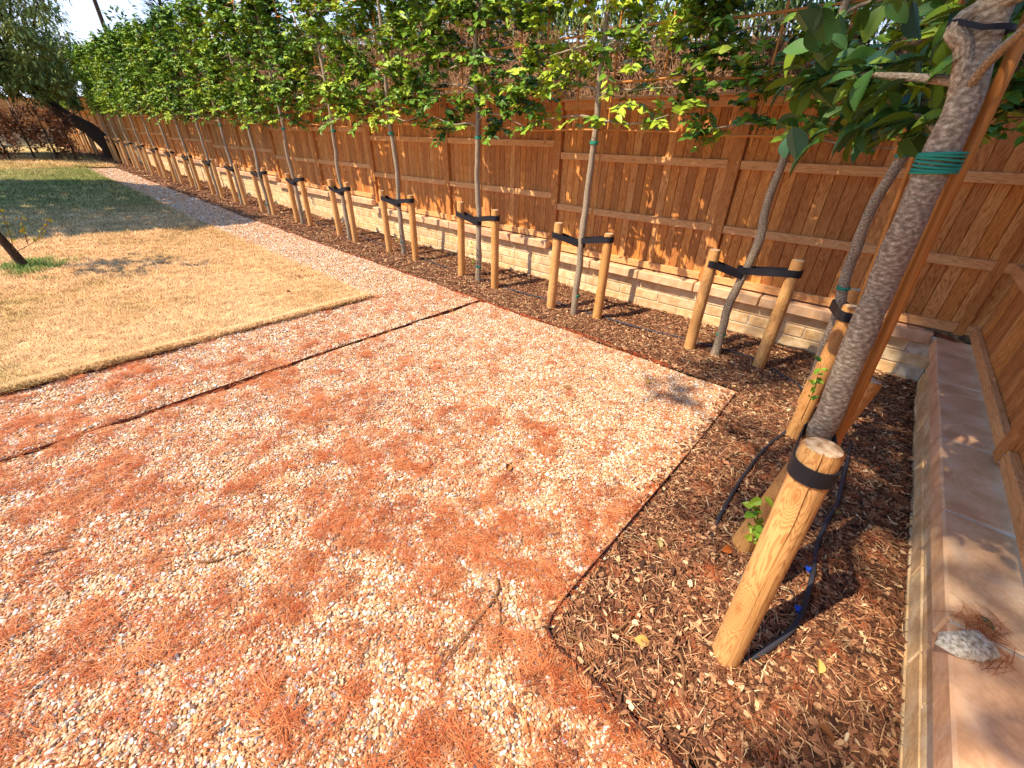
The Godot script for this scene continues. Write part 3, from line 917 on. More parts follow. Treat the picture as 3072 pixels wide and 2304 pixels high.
func build_trees() -> void:
	n_c.frequency = 0.01
	for k in 5:
		var tw := MB.new()
		var cm := crown_mesh(k + 3, 1.68, 3.55, 0.76, [560, 600, 540, 470, 520][k], 0.078, [0.10, 0.03, 0.16, 0.36, 0.0][k], [-0.1, -0.12, -0.1, -0.08, -0.08][k], tw)  # fourth crown's yellower tone paints in the second tree's sunlit, backlit look
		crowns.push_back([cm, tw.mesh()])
	var X := [[-1.39, 0.58, -1.60, 0.66, -1.03, 0.59], [-2.86, 0.66, -3.12, 0.74, -2.59, 0.64], [-4.36, 0.64, -4.67, 0.64, -4.05, 0.66], [-6.07, 0.55, -6.38, 0.59, -5.72, 0.59], [-7.58, 0.57, -7.89, 0.58, -7.35, 0.60], [-9.30, 0.56, -9.50, 0.58, -9.04, 0.54], [-10.85, 0.57], [-12.35, 0.57], [-13.9, 0.56], [-15.5, 0.57], [-17.1, 0.57], [-18.7, 0.57], [-20.3, 0.57], [-21.9, 0.58], [-23.6, 0.57], [-25.2, 0.57], [-29.5, 0.55], [-31.2, 0.55], [-32.9, 0.55], [-34.6, 0.55], [-36.3, 0.55]]
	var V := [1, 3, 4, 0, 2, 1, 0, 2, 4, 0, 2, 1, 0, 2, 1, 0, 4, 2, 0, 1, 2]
	for i in X.size():
		var a: Array = X[i]
		var sl := Vector2(a[2], a[3]) if a.size() > 2 else Vector2(a[0] - 0.28, a[1] + 0.02)
		var sr := Vector2(a[4], a[5]) if a.size() > 2 else Vector2(a[0] + 0.25, a[1])
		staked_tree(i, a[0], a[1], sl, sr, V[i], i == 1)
	# the two trees beside the short wall; their frames run along that wall
	rng.seed = 4321
	var g := "pleached trees beside the short wall"
	var turn := PI / 2
	# local x runs towards -z, local z towards +x
	var t1 := Vector3(-0.50, 0, 2.82)
	var near := [Vector3(0, -0.05, -0.005), Vector3(0.0, 0.3, -0.015), Vector3(0.01, 0.62, -0.03), Vector3(0.0, 0.95, -0.052), Vector3(0.012, 1.3, -0.072), Vector3(0.0, 1.55, -0.088), Vector3(0.0, 1.72, -0.098), Vector3(0.02, 1.9, -0.118), Vector3(-0.02, 2.3, -0.13), Vector3(0, 2.9, -0.13), Vector3(0, 3.4, -0.13)]
	var a := tree(t1, turn, near, 0.043, 0.022, 4, "nearest tree, with thick flecked trunk and large overhanging leaves", g, [[Vector3(0.005, 0.22, -0.012), 0.047, 4], [Vector3(0, 1.605, -0.088), 0.047, 7]], 2.02, Vector3(1, 1, -1))
	near_branches(a)
	stake_thing(Vector3(-0.50, 0, 3.17), Vector3(-0.542, 0.995, 3.175), 0.05, 0, [[4.45, 0.0035, 0.02], [5.25, 0.0026, 0.014], [3.95, 0.002, 0.01], [5.7, 0.002, 0.01]], "big sunlit timber stake in the foreground, split by long cracks", "round timber tree stakes")
	stake_thing(Vector3(-0.60, 0, 2.60), Vector3(-0.475, 0.925, 2.46), 0.05, 1, [[4.9, 0.0025, 0.012], [4.1, 0.002, 0.009]], "leaning timber stake behind the nearest flecked trunk", "round timber tree stakes")
	var sm := MB.new()
	strap_loop(sm, Vector3(-0.540, 0.925, 3.174), 0.0505, Vector3(-0.548, 0.82, 2.82), 0.042, 0.05)
	tag(part("rubber_tie", sm.mesh(), M.strap, self), "black rubber tie around the big foreground stake's head and nearest trunk", "tree tie", "black rubber tree ties")
	var t2 := Vector3(-0.579, 0, 1.22)
	var slim := [Vector3(0, -0.05, 0.01), Vector3(0, 0.25, -0.03), Vector3(0.01, 0.5, -0.068), Vector3(0, 0.75, -0.088), Vector3(0.01, 1.0, -0.125), Vector3(0, 1.34, -0.148), Vector3(0, 1.55, -0.135), Vector3(0, 1.7, -0.11), Vector3(0, 2.2, -0.08), Vector3(0, 3.4, -0.08)]
	tree(t2, turn, slim, 0.034, 0.014, 1, "slim crooked tree between the nearest trunk and the fence corner", g, [[Vector3(0, 0.16, -0.02), 0.037, 4], [Vector3(0, 0.93, -0.115), 0.036, 3], [Vector3(0.0, 1.62, -0.12), 0.036, 6]], 1.72, Vector3(1, 1, -1))
	stake_thing(Vector3(-0.60, 0, 1.47), Vector3(-0.613, 0.905, 1.45), 0.045, 2, [[4.6, 0.002, 0.010]], "reddish timber stake standing close against the nearest flecked trunk", "round timber tree stakes")
	stake_thing(Vector3(-0.62, 0, 0.95), Vector3(-0.63, 0.88, 0.95), 0.045, 1, [], "timber stake hidden behind the slim crooked trunk", "round timber tree stakes")
	sm = MB.new()
	strap_loop(sm, Vector3(-0.612, 0.85, 1.45), 0.046, Vector3(-0.68, 0.83, 1.22), 0.036)
	tag(part("rubber_tie", sm.mesh(), M.strap, self), "short black rubber tie on the slim crooked tree", "tree tie", "black rubber tree ties")
	# long bamboo canes tied beside these two trunks
	var c1 := thing("bamboo_cane", Vector3(-0.438, 0, 2.74), "thick bamboo cane leaning along the nearest flecked trunk", "cane", "long bamboo canes")
	cane(c1, Vector3(0, -0.05, 0), Vector3(-0.155, 2.6, 0.02), 0.0165)
	var c2 := thing("bamboo_cane", Vector3(-0.515, 0, 1.30), "slender bamboo cane tied to the slim crooked tree", "cane", "long bamboo canes")
	cane(c2, Vector3(0, -0.05, 0), Vector3(-0.20, 2.3, 0.0), 0.0125)
	bamboo_frame(Vector3(-0.66, 0, 1.22), turn, 1.72, 3.4, "bamboo cane trellis behind the slim crooked tree's crown", true)

func near_branches(t: Node3D) -> void:
	# the forked branch over the tie, the stubs, and the big leaves that hang into view (each leaf a piece of its own)
	var mb := MB.new()
	var br := curve([Vector3(0.0, 1.74, -0.105), Vector3(0.0, 1.84, -0.137), Vector3(0.0, 1.87, -0.167), Vector3(0.01, 1.895, -0.163), Vector3(0.01, 1.91, -0.14), Vector3(0.0, 1.925, -0.09), Vector3(-0.05, 1.96, -0.01)], 0.015)
	tube(mb, br, lerps(0.02, 0.013, br.size()), 10, false, 1, 3)
	var br2 := curve([Vector3(0.0, 1.78, -0.11), Vector3(0.06, 1.80, -0.2), Vector3(0.16, 1.82, -0.34), Vector3(0.3, 1.84, -0.5)], 0.025, 0.01, 4)
	tube(mb, br2, lerps(0.011, 0.003, br2.size()), 8, false, 1, 3)
	var br3 := curve([Vector3(0.0, 1.66, -0.09), Vector3(0.12, 1.72, -0.16), Vector3(0.34, 1.73, -0.26), Vector3(0.62, 1.72, -0.36)], 0.03, 0.01, 9)
	tube(mb, br3, lerps(0.008, 0.002, br3.size()), 8, false, 1, 3)
	var st := curve([Vector3(0.02, 1.615, -0.085), Vector3(0.05, 1.625, -0.115), Vector3(0.075, 1.628, -0.125)], 0.01)
	tube(mb, st, lerps(0.009, 0.006, st.size()), 8, true, 1, 3)
	var b := part("branch", mb.mesh(), M.bark, t)
	var sm := MB.new()
	strap_loop(sm, Vector3(0.01, 1.888, -0.165), 0.018, Vector3(0.0, 1.87, -0.115), 0.04, 0.010, 0.003)
	part("cable_tie", sm.mesh(), M.strap, t)
	var lv := []
	for i in 7: lv.push_back(leaf_fine(0.085, 0.05, 70 + i))
	var gm := []
	for k in 5:
		var m := leaf_mat(Color(0.09, 0.13, 0.02), 0.4)
		m.vertex_color_use_as_albedo = false
		m.albedo_color = [srgb(58, 94, 42), srgb(82, 116, 38), srgb(112, 134, 36), srgb(64, 98, 72), srgb(80, 112, 54)][k]
		gm.push_back(m)
	rng.seed = 777
	var spots := []
	for line in [br2, br3]:
		for i in range(3, line.size()):
			for k in 3: spots.push_back([line[i], 1.0])
	for i in 150:
		spots.push_back([Vector3(rng.randf_range(0.02, 0.85), rng.randf_range(1.68, 2.1), rng.randf_range(-0.5, -0.08)), 1.0])
	for i in 14: spots.push_back([Vector3(rng.randf_range(-0.1, 0.05), rng.randf_range(1.68, 1.9), rng.randf_range(0.03, 0.2)), 1.0])
	for q in spots:
		var p: Vector3 = q[0] + rv(0.035)
		var d := Vector3(rng.randf_range(-0.4, 1.0), rng.randf_range(-0.75, 0.15), rng.randf_range(-1.0, 0.5)).normalized()
		var up := (Vector3(-0.35, 0.85, -0.35) + rv(0.45)).normalized()
		var s := rng.randf_range(0.7, 1.2)
		part("leaf", lv[rng.randi() % 7], gm[rng.randi() % 5], b, Transform3D(basis_of(d, up).scaled_local(Vector3(s, s, s)), p))

# ---------------------------------------------------------------- hoses, twigs, small things
func hose(pts: Array, r: float, label: String) -> Node3D:
	var p := []
	for q in pts: p.push_back(Vector3(q[0], mulch_y(q[0], q[1]) + r * q[2] + (0.012 if q[2] > 0.0 else 0.0), q[1]))
	var t := thing("drip_hose", Vector3.ZERO, label, "hose", "black drip hoses")
	var mb := MB.new()
	var c := curve(p, 0.03, 0.006, 5)
	tube(mb, c, lerps(r, r, c.size()), 10, true)
	part("pipe", mb.mesh(), M.hose, t)
	return t

func small_things() -> void:
	hose([[-6.3, 0.50, -0.6], [-5.8, 0.48, 0.7], [-5.3, 0.52, 0.8], [-4.7, 0.5, -0.9], [-4.25, 0.56, 0.6], [-3.84, 0.59, 0.9], [-3.3, 0.60, 0.8], [-2.9, 0.56, 0.4], [-2.5, 0.59, 0.9], [-2.14, 0.56, 1.0], [-1.72, 0.49, 0.9], [-1.5, 0.47, 0.5], [-1.12, 0.47, 0.8], [-0.85, 0.6, 0.9], [-0.70, 0.71, 1.0], [-0.63, 0.85, 1.0], [-0.61, 1.04, 1.0], [-0.61, 1.26, 1.1], [-0.65, 1.5, 1.1], [-0.70, 1.75, 1.1], [-0.73, 2.11, 1.0], [-0.735, 2.49, 0.8], [-0.72, 2.70, -1.5]], 0.0085, "black drip hose winding from the long row to the nearest trees")
	hose([[-10.5, 0.42, -1.5], [-9.9, 0.36, 0.8], [-9.2, 0.33, 0.8], [-8.47, 0.36, 0.9], [-7.58, 0.38, 0.5], [-6.77, 0.44, 0.9], [-6.5, 0.46, -1.2]], 0.0085, "black drip hose lying in the far mulch by the long wall")
	var hb := hose([[-0.29, 1.2, -1.4], [-0.30, 1.47, 0.4], [-0.30, 1.98, 0.7], [-0.32, 2.18, 0.4], [-0.33, 2.39, 0.7], [-0.32, 2.59, 1.0], [-0.32, 2.78, 1.0], [-0.345, 2.94, 0.9], [-0.40, 3.08, 0.6], [-0.46, 3.18, -1.6]], 0.0105, "black drip hose with blue emitters right of the foreground stake")
	for q in [Vector3(-0.338, 0.0, 2.58), Vector3(-0.335, 0.0, 2.81)]:
		var y := mulch_y(q.x, q.z) + 0.024
		var mb := MB.new()
		tube(mb, [Vector3(q.x, y, q.z), Vector3(q.x - 0.004, y + 0.012, q.z), Vector3(q.x - 0.005, y + 0.0125, q.z), Vector3(q.x - 0.006, y + 0.018, q.z)], [0.008, 0.008, 0.011, 0.011], 12)
		var e := part("emitter", mb.mesh(), M.blue, hb)
		var tb := MB.new()
		var c := curve([Vector3(q.x - 0.005, y + 0.015, q.z), Vector3(q.x - 0.03, y + 0.045, q.z - 0.02), Vector3(q.x - 0.06, y + 0.03, q.z - 0.045), Vector3(q.x - 0.10, y - 0.012, q.z - 0.06)], 0.01)
		tube(tb, c, lerps(0.0022, 0.0022, c.size()), 6)
		part("feeder_tube", tb.mesh(), M.hose, e)
	# twigs on the gravel
	var tw := MB.new()
	var Y := func(x: float, z: float) -> Vector3: return Vector3(x, gravel_y(x, z) + 0.014, z)
	for br in [[[Y.call(-1.34, 3.52), Y.call(-1.29, 3.58), Y.call(-1.265, 3.76), Y.call(-1.26, 3.90), Y.call(-1.23, 3.95)], 0.0065, 0.002], [[Y.call(-1.29, 3.58), Y.call(-1.20, 3.65), Y.call(-1.16, 3.74), Y.call(-1.12, 3.83)], 0.005, 0.0015], [[Y.call(-1.2, 3.65), Y.call(-1.165, 3.70), Y.call(-1.10, 3.75)], 0.0035, 0.0012]]:
		var c := curve(br[0], 0.012, 0.006, 3)
		tube(tw, c, lerps(br[1], br[2], c.size()), 7, true, 1, 3)
	tag(part("fallen_twig", tw.mesh(), M.twig, self), "forked fallen twig lying on the near gravel", "twig")
	var sticks := [[-0.95, 3.63, -0.83, 3.55, 0.009, "short thick dark stick across the steel edging"], [-1.48, 3.77, -1.50, 3.64, 0.003, "thin straight twig left of the forked twig on gravel"], [-2.94, 4.83, -2.86, 4.68, 0.004, "small brown stick on the gravel near the picture's left edge"], [-2.36, 4.34, -2.28, 4.18, 0.006, "curled bark stick among needles on the gravel"], [-0.98, 3.52, -0.80, 3.43, 0.006, "reddish split stick on the mulch at the bed's corner"], [-0.63, 3.30, -0.57, 3.42, 0.007, "dark stick on the mulch left of the foreground stake"], [-0.85, 3.38, -0.83, 3.26, 0.006, "bent brown stick in the middle of the near mulch"]]
	for s in sticks:
		var mb := MB.new()
		var on: bool = s[0] > -1.04 and s[1] < 3.57
		var f := func(x: float, z: float) -> Vector3: return Vector3(x, (mulch_y(x, z) + 0.016 if on else gravel_y(x, z) + 0.012), z)
		var c := curve([f.call(s[0], s[1]), f.call(lerpf(s[0], s[2], 0.4) + 0.012, lerpf(s[1], s[3], 0.4)), f.call(s[2], s[3])], 0.012, 0.008, int(s[0] * -40))
		tube(mb, c, lerps(s[4], s[4] * 0.6, c.size()), 7, true, 1, 3)
		tag(part("fallen_stick", mb.mesh(), M.twig, self), s[5], "stick", "loose sticks")
	# bigger pieces of bark on the mulch
	var bl := ["first", "second", "third"]
	var bk := [[-0.905, 3.03, 0.03, 0.016, "dark bark chunk near the edging, leftmost of three"], [-0.865, 3.015, 0.028, 0.015, "rounded dark bark chunk in the middle of three"], [-0.79, 2.97, 0.026, 0.014, "dark bark chunk nearest the stake of three"]]
	for q in bk:
		var mb := MB.new()
		cbox(mb, Vector3.ZERO, Vector3(q[3] * 1.3, q[3], q[2] * 1.4), 0.005, 2, Vector2.ZERO, 1, 1, 0.002)
		tag(part("bark_chunk", mb.mesh(), mat(srgb(74, 48, 38), 0.9), self, Transform3D(Basis(Vector3.UP, rng.randf_range(-0.5, 0.5)) * Basis(Vector3.RIGHT, 0.2), Vector3(q[0], mulch_y(q[0], q[1]) + 0.015, q[1]))), q[4], "bark", "dark bark chunks")
	# the flaky pale stone on the coping, with needles and a dead leaf
	var rk := MB.new()
	var out := [Vector2(-0.075, 0.055), Vector2(-0.07, 0.01), Vector2(-0.035, -0.025), Vector2(0.012, -0.07), Vector2(0.05, -0.05), Vector2(0.055, -0.015), Vector2(0.02, 0.03), Vector2(-0.03, 0.06)]
	var rn := RandomNumberGenerator.new(); rn.seed = 5
	var rings := [[1.0, 0.0], [1.06, 0.008], [0.93, 0.017], [0.62, 0.022], [0.3, 0.024]]
	for ri in rings.size():
		for i in 25:
			var u := fmod(i / 24.0 * 8.0, 8.0)
			var p: Vector2 = out[int(u) % 8].lerp(out[(int(u) + 1) % 8], u - floorf(u))
			var j := 1.0 + 0.07 * n_b.get_noise_2d((i % 24) * 900.0, ri * 500.0)
			var y: float = rings[ri][1] + n_b.get_noise_2d((i % 24) * 700.0, ri * 900.0 + 50.0) * (0.006 if ri > 1 else 0.002)
			rk.vert(Vector3(p.x * rings[ri][0] * j, y, p.y * rings[ri][0] * j), Vector3(p.x * 3.0, 0.6, p.y * 3.0).normalized())
	for ri in rings.size() - 1:
		for i in 24:
			var a := ri * 25 + i
			rk.tri(a, a + 1, a + 26); rk.tri(a, a + 26, a + 25)
	var cc := rk.vert(Vector3(0, 0.025, 0), Vector3.UP)
	for i in 24: rk.tri(cc, (rings.size() - 1) * 25 + i, (rings.size() - 1) * 25 + i + 1)
	var rm := tri_mat(srgb(255, 255, 255), 0.9, speck_tex(128, [[0.15, srgb(110, 100, 88)], [0.4, srgb(178, 166, 144)], [0.6, srgb(214, 204, 184)], [0.9, srgb(232, 226, 212)]], 0.05, 201, 0.7), Vector3(9, 9, 9), false, bump_tex(128, 0.06, 203, 6.0), 1.0)
	var st := SurfaceTool.new()
	st.create_from(rk.mesh(), 0)
	st.generate_normals()
	tag(part("flat_stone", st.commit(), rm, self, Transform3D(Basis(Vector3.UP, 0.0), Vector3(-0.018, 0.4565, 2.995))), "pale flaky flat stone lying on the near coping", "stone")
	var leafy := leaf_fine(0.06, 0.03, 301)
	var dm := leaf_mat(Color(0.02, 0.02, 0.01)); dm.vertex_color_use_as_albedo = false; dm.albedo_color = srgb(74, 92, 62)
	tag(part("fallen_leaf", leafy, dm, self, Transform3D(Basis(Vector3.UP, 2.4), Vector3(0.035, 0.462, 2.885))), "dull green fallen leaf behind the flat stone on the coping", "leaf", "single fallen leaves")
	var cb := MB.new()
	var bb := curve([Vector3(-0.14, 0.0, -0.03), Vector3(-0.08, 0.012, -0.045), Vector3(-0.02, 0.006, -0.06)], 0.01)
	for i in bb.size():
		var t := float(i) / (bb.size() - 1)
		var hw := 0.018 * sin(PI * clampf(t, 0.04, 0.97))
		for k in 5:
			var an := PI * (k / 4.0)
			cb.vert(bb[i] + Vector3(0, sin(an) * 0.012, cos(an) * hw), Vector3(0, sin(an), cos(an)).normalized(), Vector2(t, k / 4.0))
	for i in bb.size() - 1:
		for k in 4:
			var a := i * 5 + k
			cb.tri(a, a + 1, a + 6); cb.tri(a, a + 6, a + 5)
	var pm := mat(srgb(196, 182, 160), 0.9, T.bark); pm.cull_mode = BaseMaterial3D.CULL_DISABLED
	tag(part("bark_flake", cb.mesh(), pm, self, Transform3D(Basis.IDENTITY, Vector3(0.01, 0.462, 0.03))), "pale curled bark flake on the coping in the fence corner", "bark")
	# loose dead leaves on gravel, lawn edge and mulch
	var dls := [[-1.62, 1.52, 1.1, [196, 150, 90], "crumpled tan leaf on the gravel near the shaded patch"], [-2.05, 2.02, 0.3, [140, 104, 68], "brown leaf on the gravel, alone left of the bed"], [-1.75, 3.0, 2.0, [176, 116, 62], "small brown leaf on the gravel among needles"], [-0.78, 3.36, 0.5, [206, 168, 90], "yellow leaf on the mulch by the bed's corner"], [-0.23, 3.02, 1.7, [214, 172, 96], "bright tan leaf on the mulch near the short wall"], [-0.16, 3.22, 2.6, [150, 96, 52], "brown leaf on the mulch by the flat stone"], [-0.66, 2.72, 0.9, [196, 110, 50], "orange leaf on the mulch at the leaning stake's foot"], [-0.88, 2.9, 2.2, [176, 160, 104], "pale green-tan leaf on the mulch near the steel edging"], [-0.30, 2.1, 1.2, [150, 130, 70], "olive leaf on the shaded mulch by the short wall"], [-5.9, 2.25, 0.3, [122, 78, 44], "brown leaf on the dry lawn beside the path"], [-5.4, 2.6, 1.9, [110, 72, 44], "dark leaf on the dry lawn nearer the cut edge"]]
	for i in dls.size():
		var q: Array = dls[i]
		var onl: bool = q[0] < -4.7
		var onm: bool = q[0] > -1.04
		var y := lawn_y(q[0], q[1]) + 0.03 if onl else (mulch_y(q[0], q[1]) + 0.022 if onm else gravel_y(q[0], q[1]) + 0.018)
		var m := leaf_mat(Color(0.05, 0.03, 0.01), 0.8); m.vertex_color_use_as_albedo = false
		m.albedo_color = srgb(q[3][0], q[3][1], q[3][2])
		var b := Basis(Vector3.UP, q[2]) * Basis(Vector3.RIGHT, 0.35)
		tag(part("fallen_leaf", leaf_fine(0.06, 0.036, 400 + i), m, self, Transform3D(b, Vector3(q[0], y, q[1]))), q[4], "leaf", "single fallen leaves")
	# green shoots low on the nearest trunk and on the second and third long-row trunks
	shoot(Vector3(-0.565, 0.10, 2.80), 22, "leafy shoot between the foreground stake and the leaning stake", Vector3(-0.05, 0.45, 0.10), 0.05)
	shoot(Vector3(-0.60, 0.30, 1.75), 12, "small leafy shoot left of the nearest flecked trunk", Vector3(-0.03, 0.40, 0.12), 0.042)
	shoot(Vector3(-4.37, 0.08, 0.70), 12, "tuft of green shoots low on the third long-row trunk", Vector3(0.0, 0.42, 0.02), 0.035)
	shoot(Vector3(-6.09, 0.10, 0.61), 10, "tuft of green shoots low on the fourth long-row trunk", Vector3(0.0, 0.36, 0.02), 0.035)

func shoot(at: Vector3, n: int, label: String, reach: Vector3, size: float) -> void:
	var t := thing("leaf_shoot", at, label, "shoot", "green shoots")
	var mb := MB.new()
	var lf := MB.new()
	var c := curve([Vector3.ZERO, reach * 0.5 + Vector3(0.01, 0, 0.012), reach], 0.03)
	tube(mb, c, lerps(0.0025, 0.001, c.size()), 5, false)
	for i in n:
		var k := (i + 1.0) / n
		var p := reach * (0.35 + 0.65 * k) + rv(0.012)
		var d := (rv(1.0) + Vector3(0, 0.1, 0.3)).normalized()
		leaf8(lf, Transform3D(basis_of(d, (Vector3(0, 1, 0.4) + rv(0.4)).normalized()), p), size * rng.randf_range(0.7, 1.2), size * 0.6, green(rng.randf_range(0.3, 0.8)))
	part("stem", mb.mesh(), M.twig, t)
	part("foliage", lf.mesh(), M.leaf, t)

# ---------------------------------------------------------------- scattered matter
func ico(sub: int, sd: int, flat_: float) -> ArrayMesh:
	var g := (1.0 + sqrt(5.0)) / 2.0
	var V := [Vector3(-1, g, 0), Vector3(1, g, 0), Vector3(-1, -g, 0), Vector3(1, -g, 0), Vector3(0, -1, g), Vector3(0, 1, g), Vector3(0, -1, -g), Vector3(0, 1, -g), Vector3(g, 0, -1), Vector3(g, 0, 1), Vector3(-g, 0, -1), Vector3(-g, 0, 1)]
	var Fc := [[0, 11, 5], [0, 5, 1], [0, 1, 7], [0, 7, 10], [0, 10, 11], [1, 5, 9], [5, 11, 4], [11, 10, 2], [10, 7, 6], [7, 1, 8], [3, 9, 4], [3, 4, 2], [3, 2, 6], [3, 6, 8], [3, 8, 9], [4, 9, 5], [2, 4, 11], [6, 2, 10], [8, 6, 7], [9, 8, 1]]
	for i in 12: V[i] = V[i].normalized()
	for s in sub:
		var nf := []
		var mid := {}
		for f in Fc:
			var m := []
			for e in [[f[0], f[1]], [f[1], f[2]], [f[2], f[0]]]:
				var key := Vector2i(mini(e[0], e[1]), maxi(e[0], e[1]))
				if not mid.has(key):
					V.push_back(((V[e[0]] + V[e[1]]) * 0.5).normalized())
					mid[key] = V.size() - 1
				m.push_back(mid[key])
			nf.append_array([[f[0], m[0], m[2]], [f[1], m[1], m[0]], [f[2], m[2], m[1]], [m[0], m[1], m[2]]])
		Fc = nf
	var mb := MB.new()
	for p in V:
		var r := 1.0 + 0.22 * n_b.get_noise_3d(p.x * 90.0 + sd * 40.0, p.y * 90.0, p.z * 90.0)
		var q: Vector3 = p * r * Vector3(1, flat_, 1)
		mb.vert(q, (p * Vector3(1, 1.0 / flat_, 1)).normalized())
	for f in Fc: mb.tri(f[0], f[2], f[1])
	return mb.mesh()

func pick(cs: Array) -> Color:
	var k := rng.randf()
	for c in cs:
		if k < c[0]: return c[1]
		k -= c[0]
	return cs[-1][1]

func needle_density(x: float, z: float) -> float:
	var d := n_c.get_noise_2d(x * 130.0, z * 130.0) * 0.5 + n_c.get_noise_2d(x * 420.0, z * 420.0) * 0.75 + n_c.get_noise_2d(x * 1100.0, z * 1100.0) * 0.4
	var near := smoothstep(1.6, 3.8, z) * 0.55 + smoothstep(-1.9, -1.0, x) * 0.22 * smoothstep(1.1, 2.0, z)
	if x < -3.83: near = smoothstep(2.2, 4.5, z) * 0.4
	var far := smoothstep(2.9, 1.5, z) * 0.3
	return clampf(d * 1.0 + near * 0.75 - 0.04 - far, 0.0, 0.8)

func scatter_all() -> void:
	rng.seed = 2024
	var cs := [[0.27, lin(224, 192, 154)], [0.24, lin(208, 164, 118)], [0.13, lin(204, 142, 90)], [0.13, lin(234, 218, 194)], [0.05, lin(244, 238, 230)], [0.05, lin(164, 156, 148)], [0.08, lin(182, 114, 72)], [0.05, lin(130, 102, 82)]]
	var xfs := []
	var cols := []
	var small := []
	var smc := []
	var zones := [[-3.82, -1.05, 1.13, 5.3, 0.0094, 0.86], [-4.73, -3.85, 1.13, 5.3, 0.0112, 0.92], [-1.05, -0.35, 3.58, 4.3, 0.0095, 0.86], [-8.0, -4.75, 1.13, 1.95, 0.0135, 1.05], [-13.0, -8.0, 1.13, 1.95, 0.019, 1.3], [-22.4, -13.0, 1.13, 1.95, 0.027, 1.75]]
	for zn in zones:
		var x: float = zn[0]
		while x < zn[1]:
			var z: float = zn[2]
			while z < zn[3]:
				var px: float = x + rng.randf_range(-0.5, 0.5) * zn[4] * 1.2
				var pz: float = z + rng.randf_range(-0.5, 0.5) * zn[4] * 1.2
				z += zn[4]
				if px > -2.2 and pz > 4.35 + (-0.9 - px) * 0.95: continue
				var big := rng.randf()
				var r: float = (0.0042 + 0.0036 * big * big + (0.004 if rng.randf() < 0.05 else 0.0)) * zn[5]
				var b := Basis.from_euler(Vector3(rng.randfn(0, 0.35), rng.randf() * TAU, rng.randfn(0, 0.35))).scaled_local(Vector3(r * rng.randf_range(1.1, 1.7), r * rng.randf_range(0.8, 1.1), r * rng.randf_range(0.85, 1.15)))
				var lump := n_c.get_noise_2d(px * 700.0, pz * 700.0) * 0.003
				xfs.push_back(Transform3D(b, Vector3(px, gravel_y(px, pz) + r * 0.25 + lump + rng.randf_range(-0.001, 0.004), pz)))
				var c := pick(cs)
				cols.push_back(c * rng.randf_range(0.82, 1.1))
			x += zn[4]
	scatter("pebbles", ico(1, 1, 0.62), M.pebble, xfs, cols, "cream, tan and orange pebbles covering the path and the near ground", "gravel")
	# pine needles
	var nm := MB.new()
	rng.seed = 31
	for i in 11:
		var o := Vector3(rng.randfn(0, 0.022), rng.randf_range(0.0, 0.008), rng.randfn(0, 0.022))
		var a := rng.randf() * TAU
		var l := rng.randf_range(0.045, 0.085)
		var d := Vector3(cos(a), rng.randf_range(-0.05, 0.12), sin(a))
		var sd := Vector3(-sin(a), 0, cos(a))
		var bow := rng.randf_range(-0.15, 0.15)
		var prev := []
		for k in 4:
			var t := k / 3.0 - 0.5
			var c := o + d * l * t + sd * bow * l * (0.25 - t * t) + Vector3(0, 0.012 * (0.25 - t * t), 0)
			var wd := 0.00075 * (1.0 if k in [1, 2] else 0.6)
			var q := [nm.vert(c - sd * wd, (Vector3.UP - sd * 0.7).normalized()), nm.vert(c + Vector3(0, wd, 0), Vector3.UP), nm.vert(c + sd * wd, (Vector3.UP + sd * 0.7).normalized())]
			if prev.size():
				nm.tri(prev[0], q[0], q[1]); nm.tri(prev[0], q[1], prev[1])
				nm.tri(prev[1], q[1], q[2]); nm.tri(prev[1], q[2], prev[2])
			prev = q
	xfs = []
	cols = []
	rng.seed = 77
	var nc := [[0.4, lin(204, 116, 68)], [0.25, lin(186, 94, 52)], [0.25, lin(218, 144, 92)], [0.1, lin(146, 82, 50)]]
	for i in 42000:
		var x := rng.randf_range(-4.72, -0.45)
		var z := rng.randf_range(1.13, 5.25)
		if x > -1.06 and z < 3.57: continue
		if x > -2.2 and z > 4.35 + (-0.9 - x) * 0.95: continue
		var dn := needle_density(x, z)
		if rng.randf() > dn * dn * 0.72 + 0.045: continue
		var s := rng.randf_range(0.8, 1.25)
		var b := Basis.from_euler(Vector3(rng.randfn(0, 0.10), rng.randf() * TAU, rng.randfn(0, 0.10))).scaled_local(Vector3(s, s, s))
		xfs.push_back(Transform3D(b, Vector3(x, gravel_y(x, z) + 0.006 + rng.randf_range(0.0, 0.008) * (0.4 + dn), z)))
		cols.push_back(pick(nc) * rng.randf_range(0.8, 1.15))
	for i in 130:
		var x := rng.randf_range(-1.0, -0.05)
		var z := rng.randf_range(1.2, 3.6)
		xfs.push_back(Transform3D(Basis(Vector3.UP, rng.randf() * TAU), Vector3(x, mulch_y(x, z) + 0.014, z)))
		cols.push_back(pick(nc) * 0.8)
	for i in 14:
		var z := 2.93 + rng.randfn(0, 0.05)
		xfs.push_back(Transform3D(Basis(Vector3.UP, rng.randf() * TAU), Vector3(rng.randf_range(-0.03, 0.04), 0.458, z)))
		cols.push_back(pick(nc) * 0.7)
	for i in 22:
		xfs.push_back(Transform3D(Basis(Vector3.UP, rng.randf_range(-0.4, 0.4)).scaled_local(Vector3(0.8, 0.8, 0.8)), Vector3(rng.randf_range(-0.05, 0.045), 0.458, rng.randf_range(0.02, 0.10))))
		cols.push_back(pick(nc) * 0.6)
	scatter("pine_needles", nm.mesh(), M.needle, xfs, cols, "fallen rust-red pine needles drifted over the gravel", "needles")
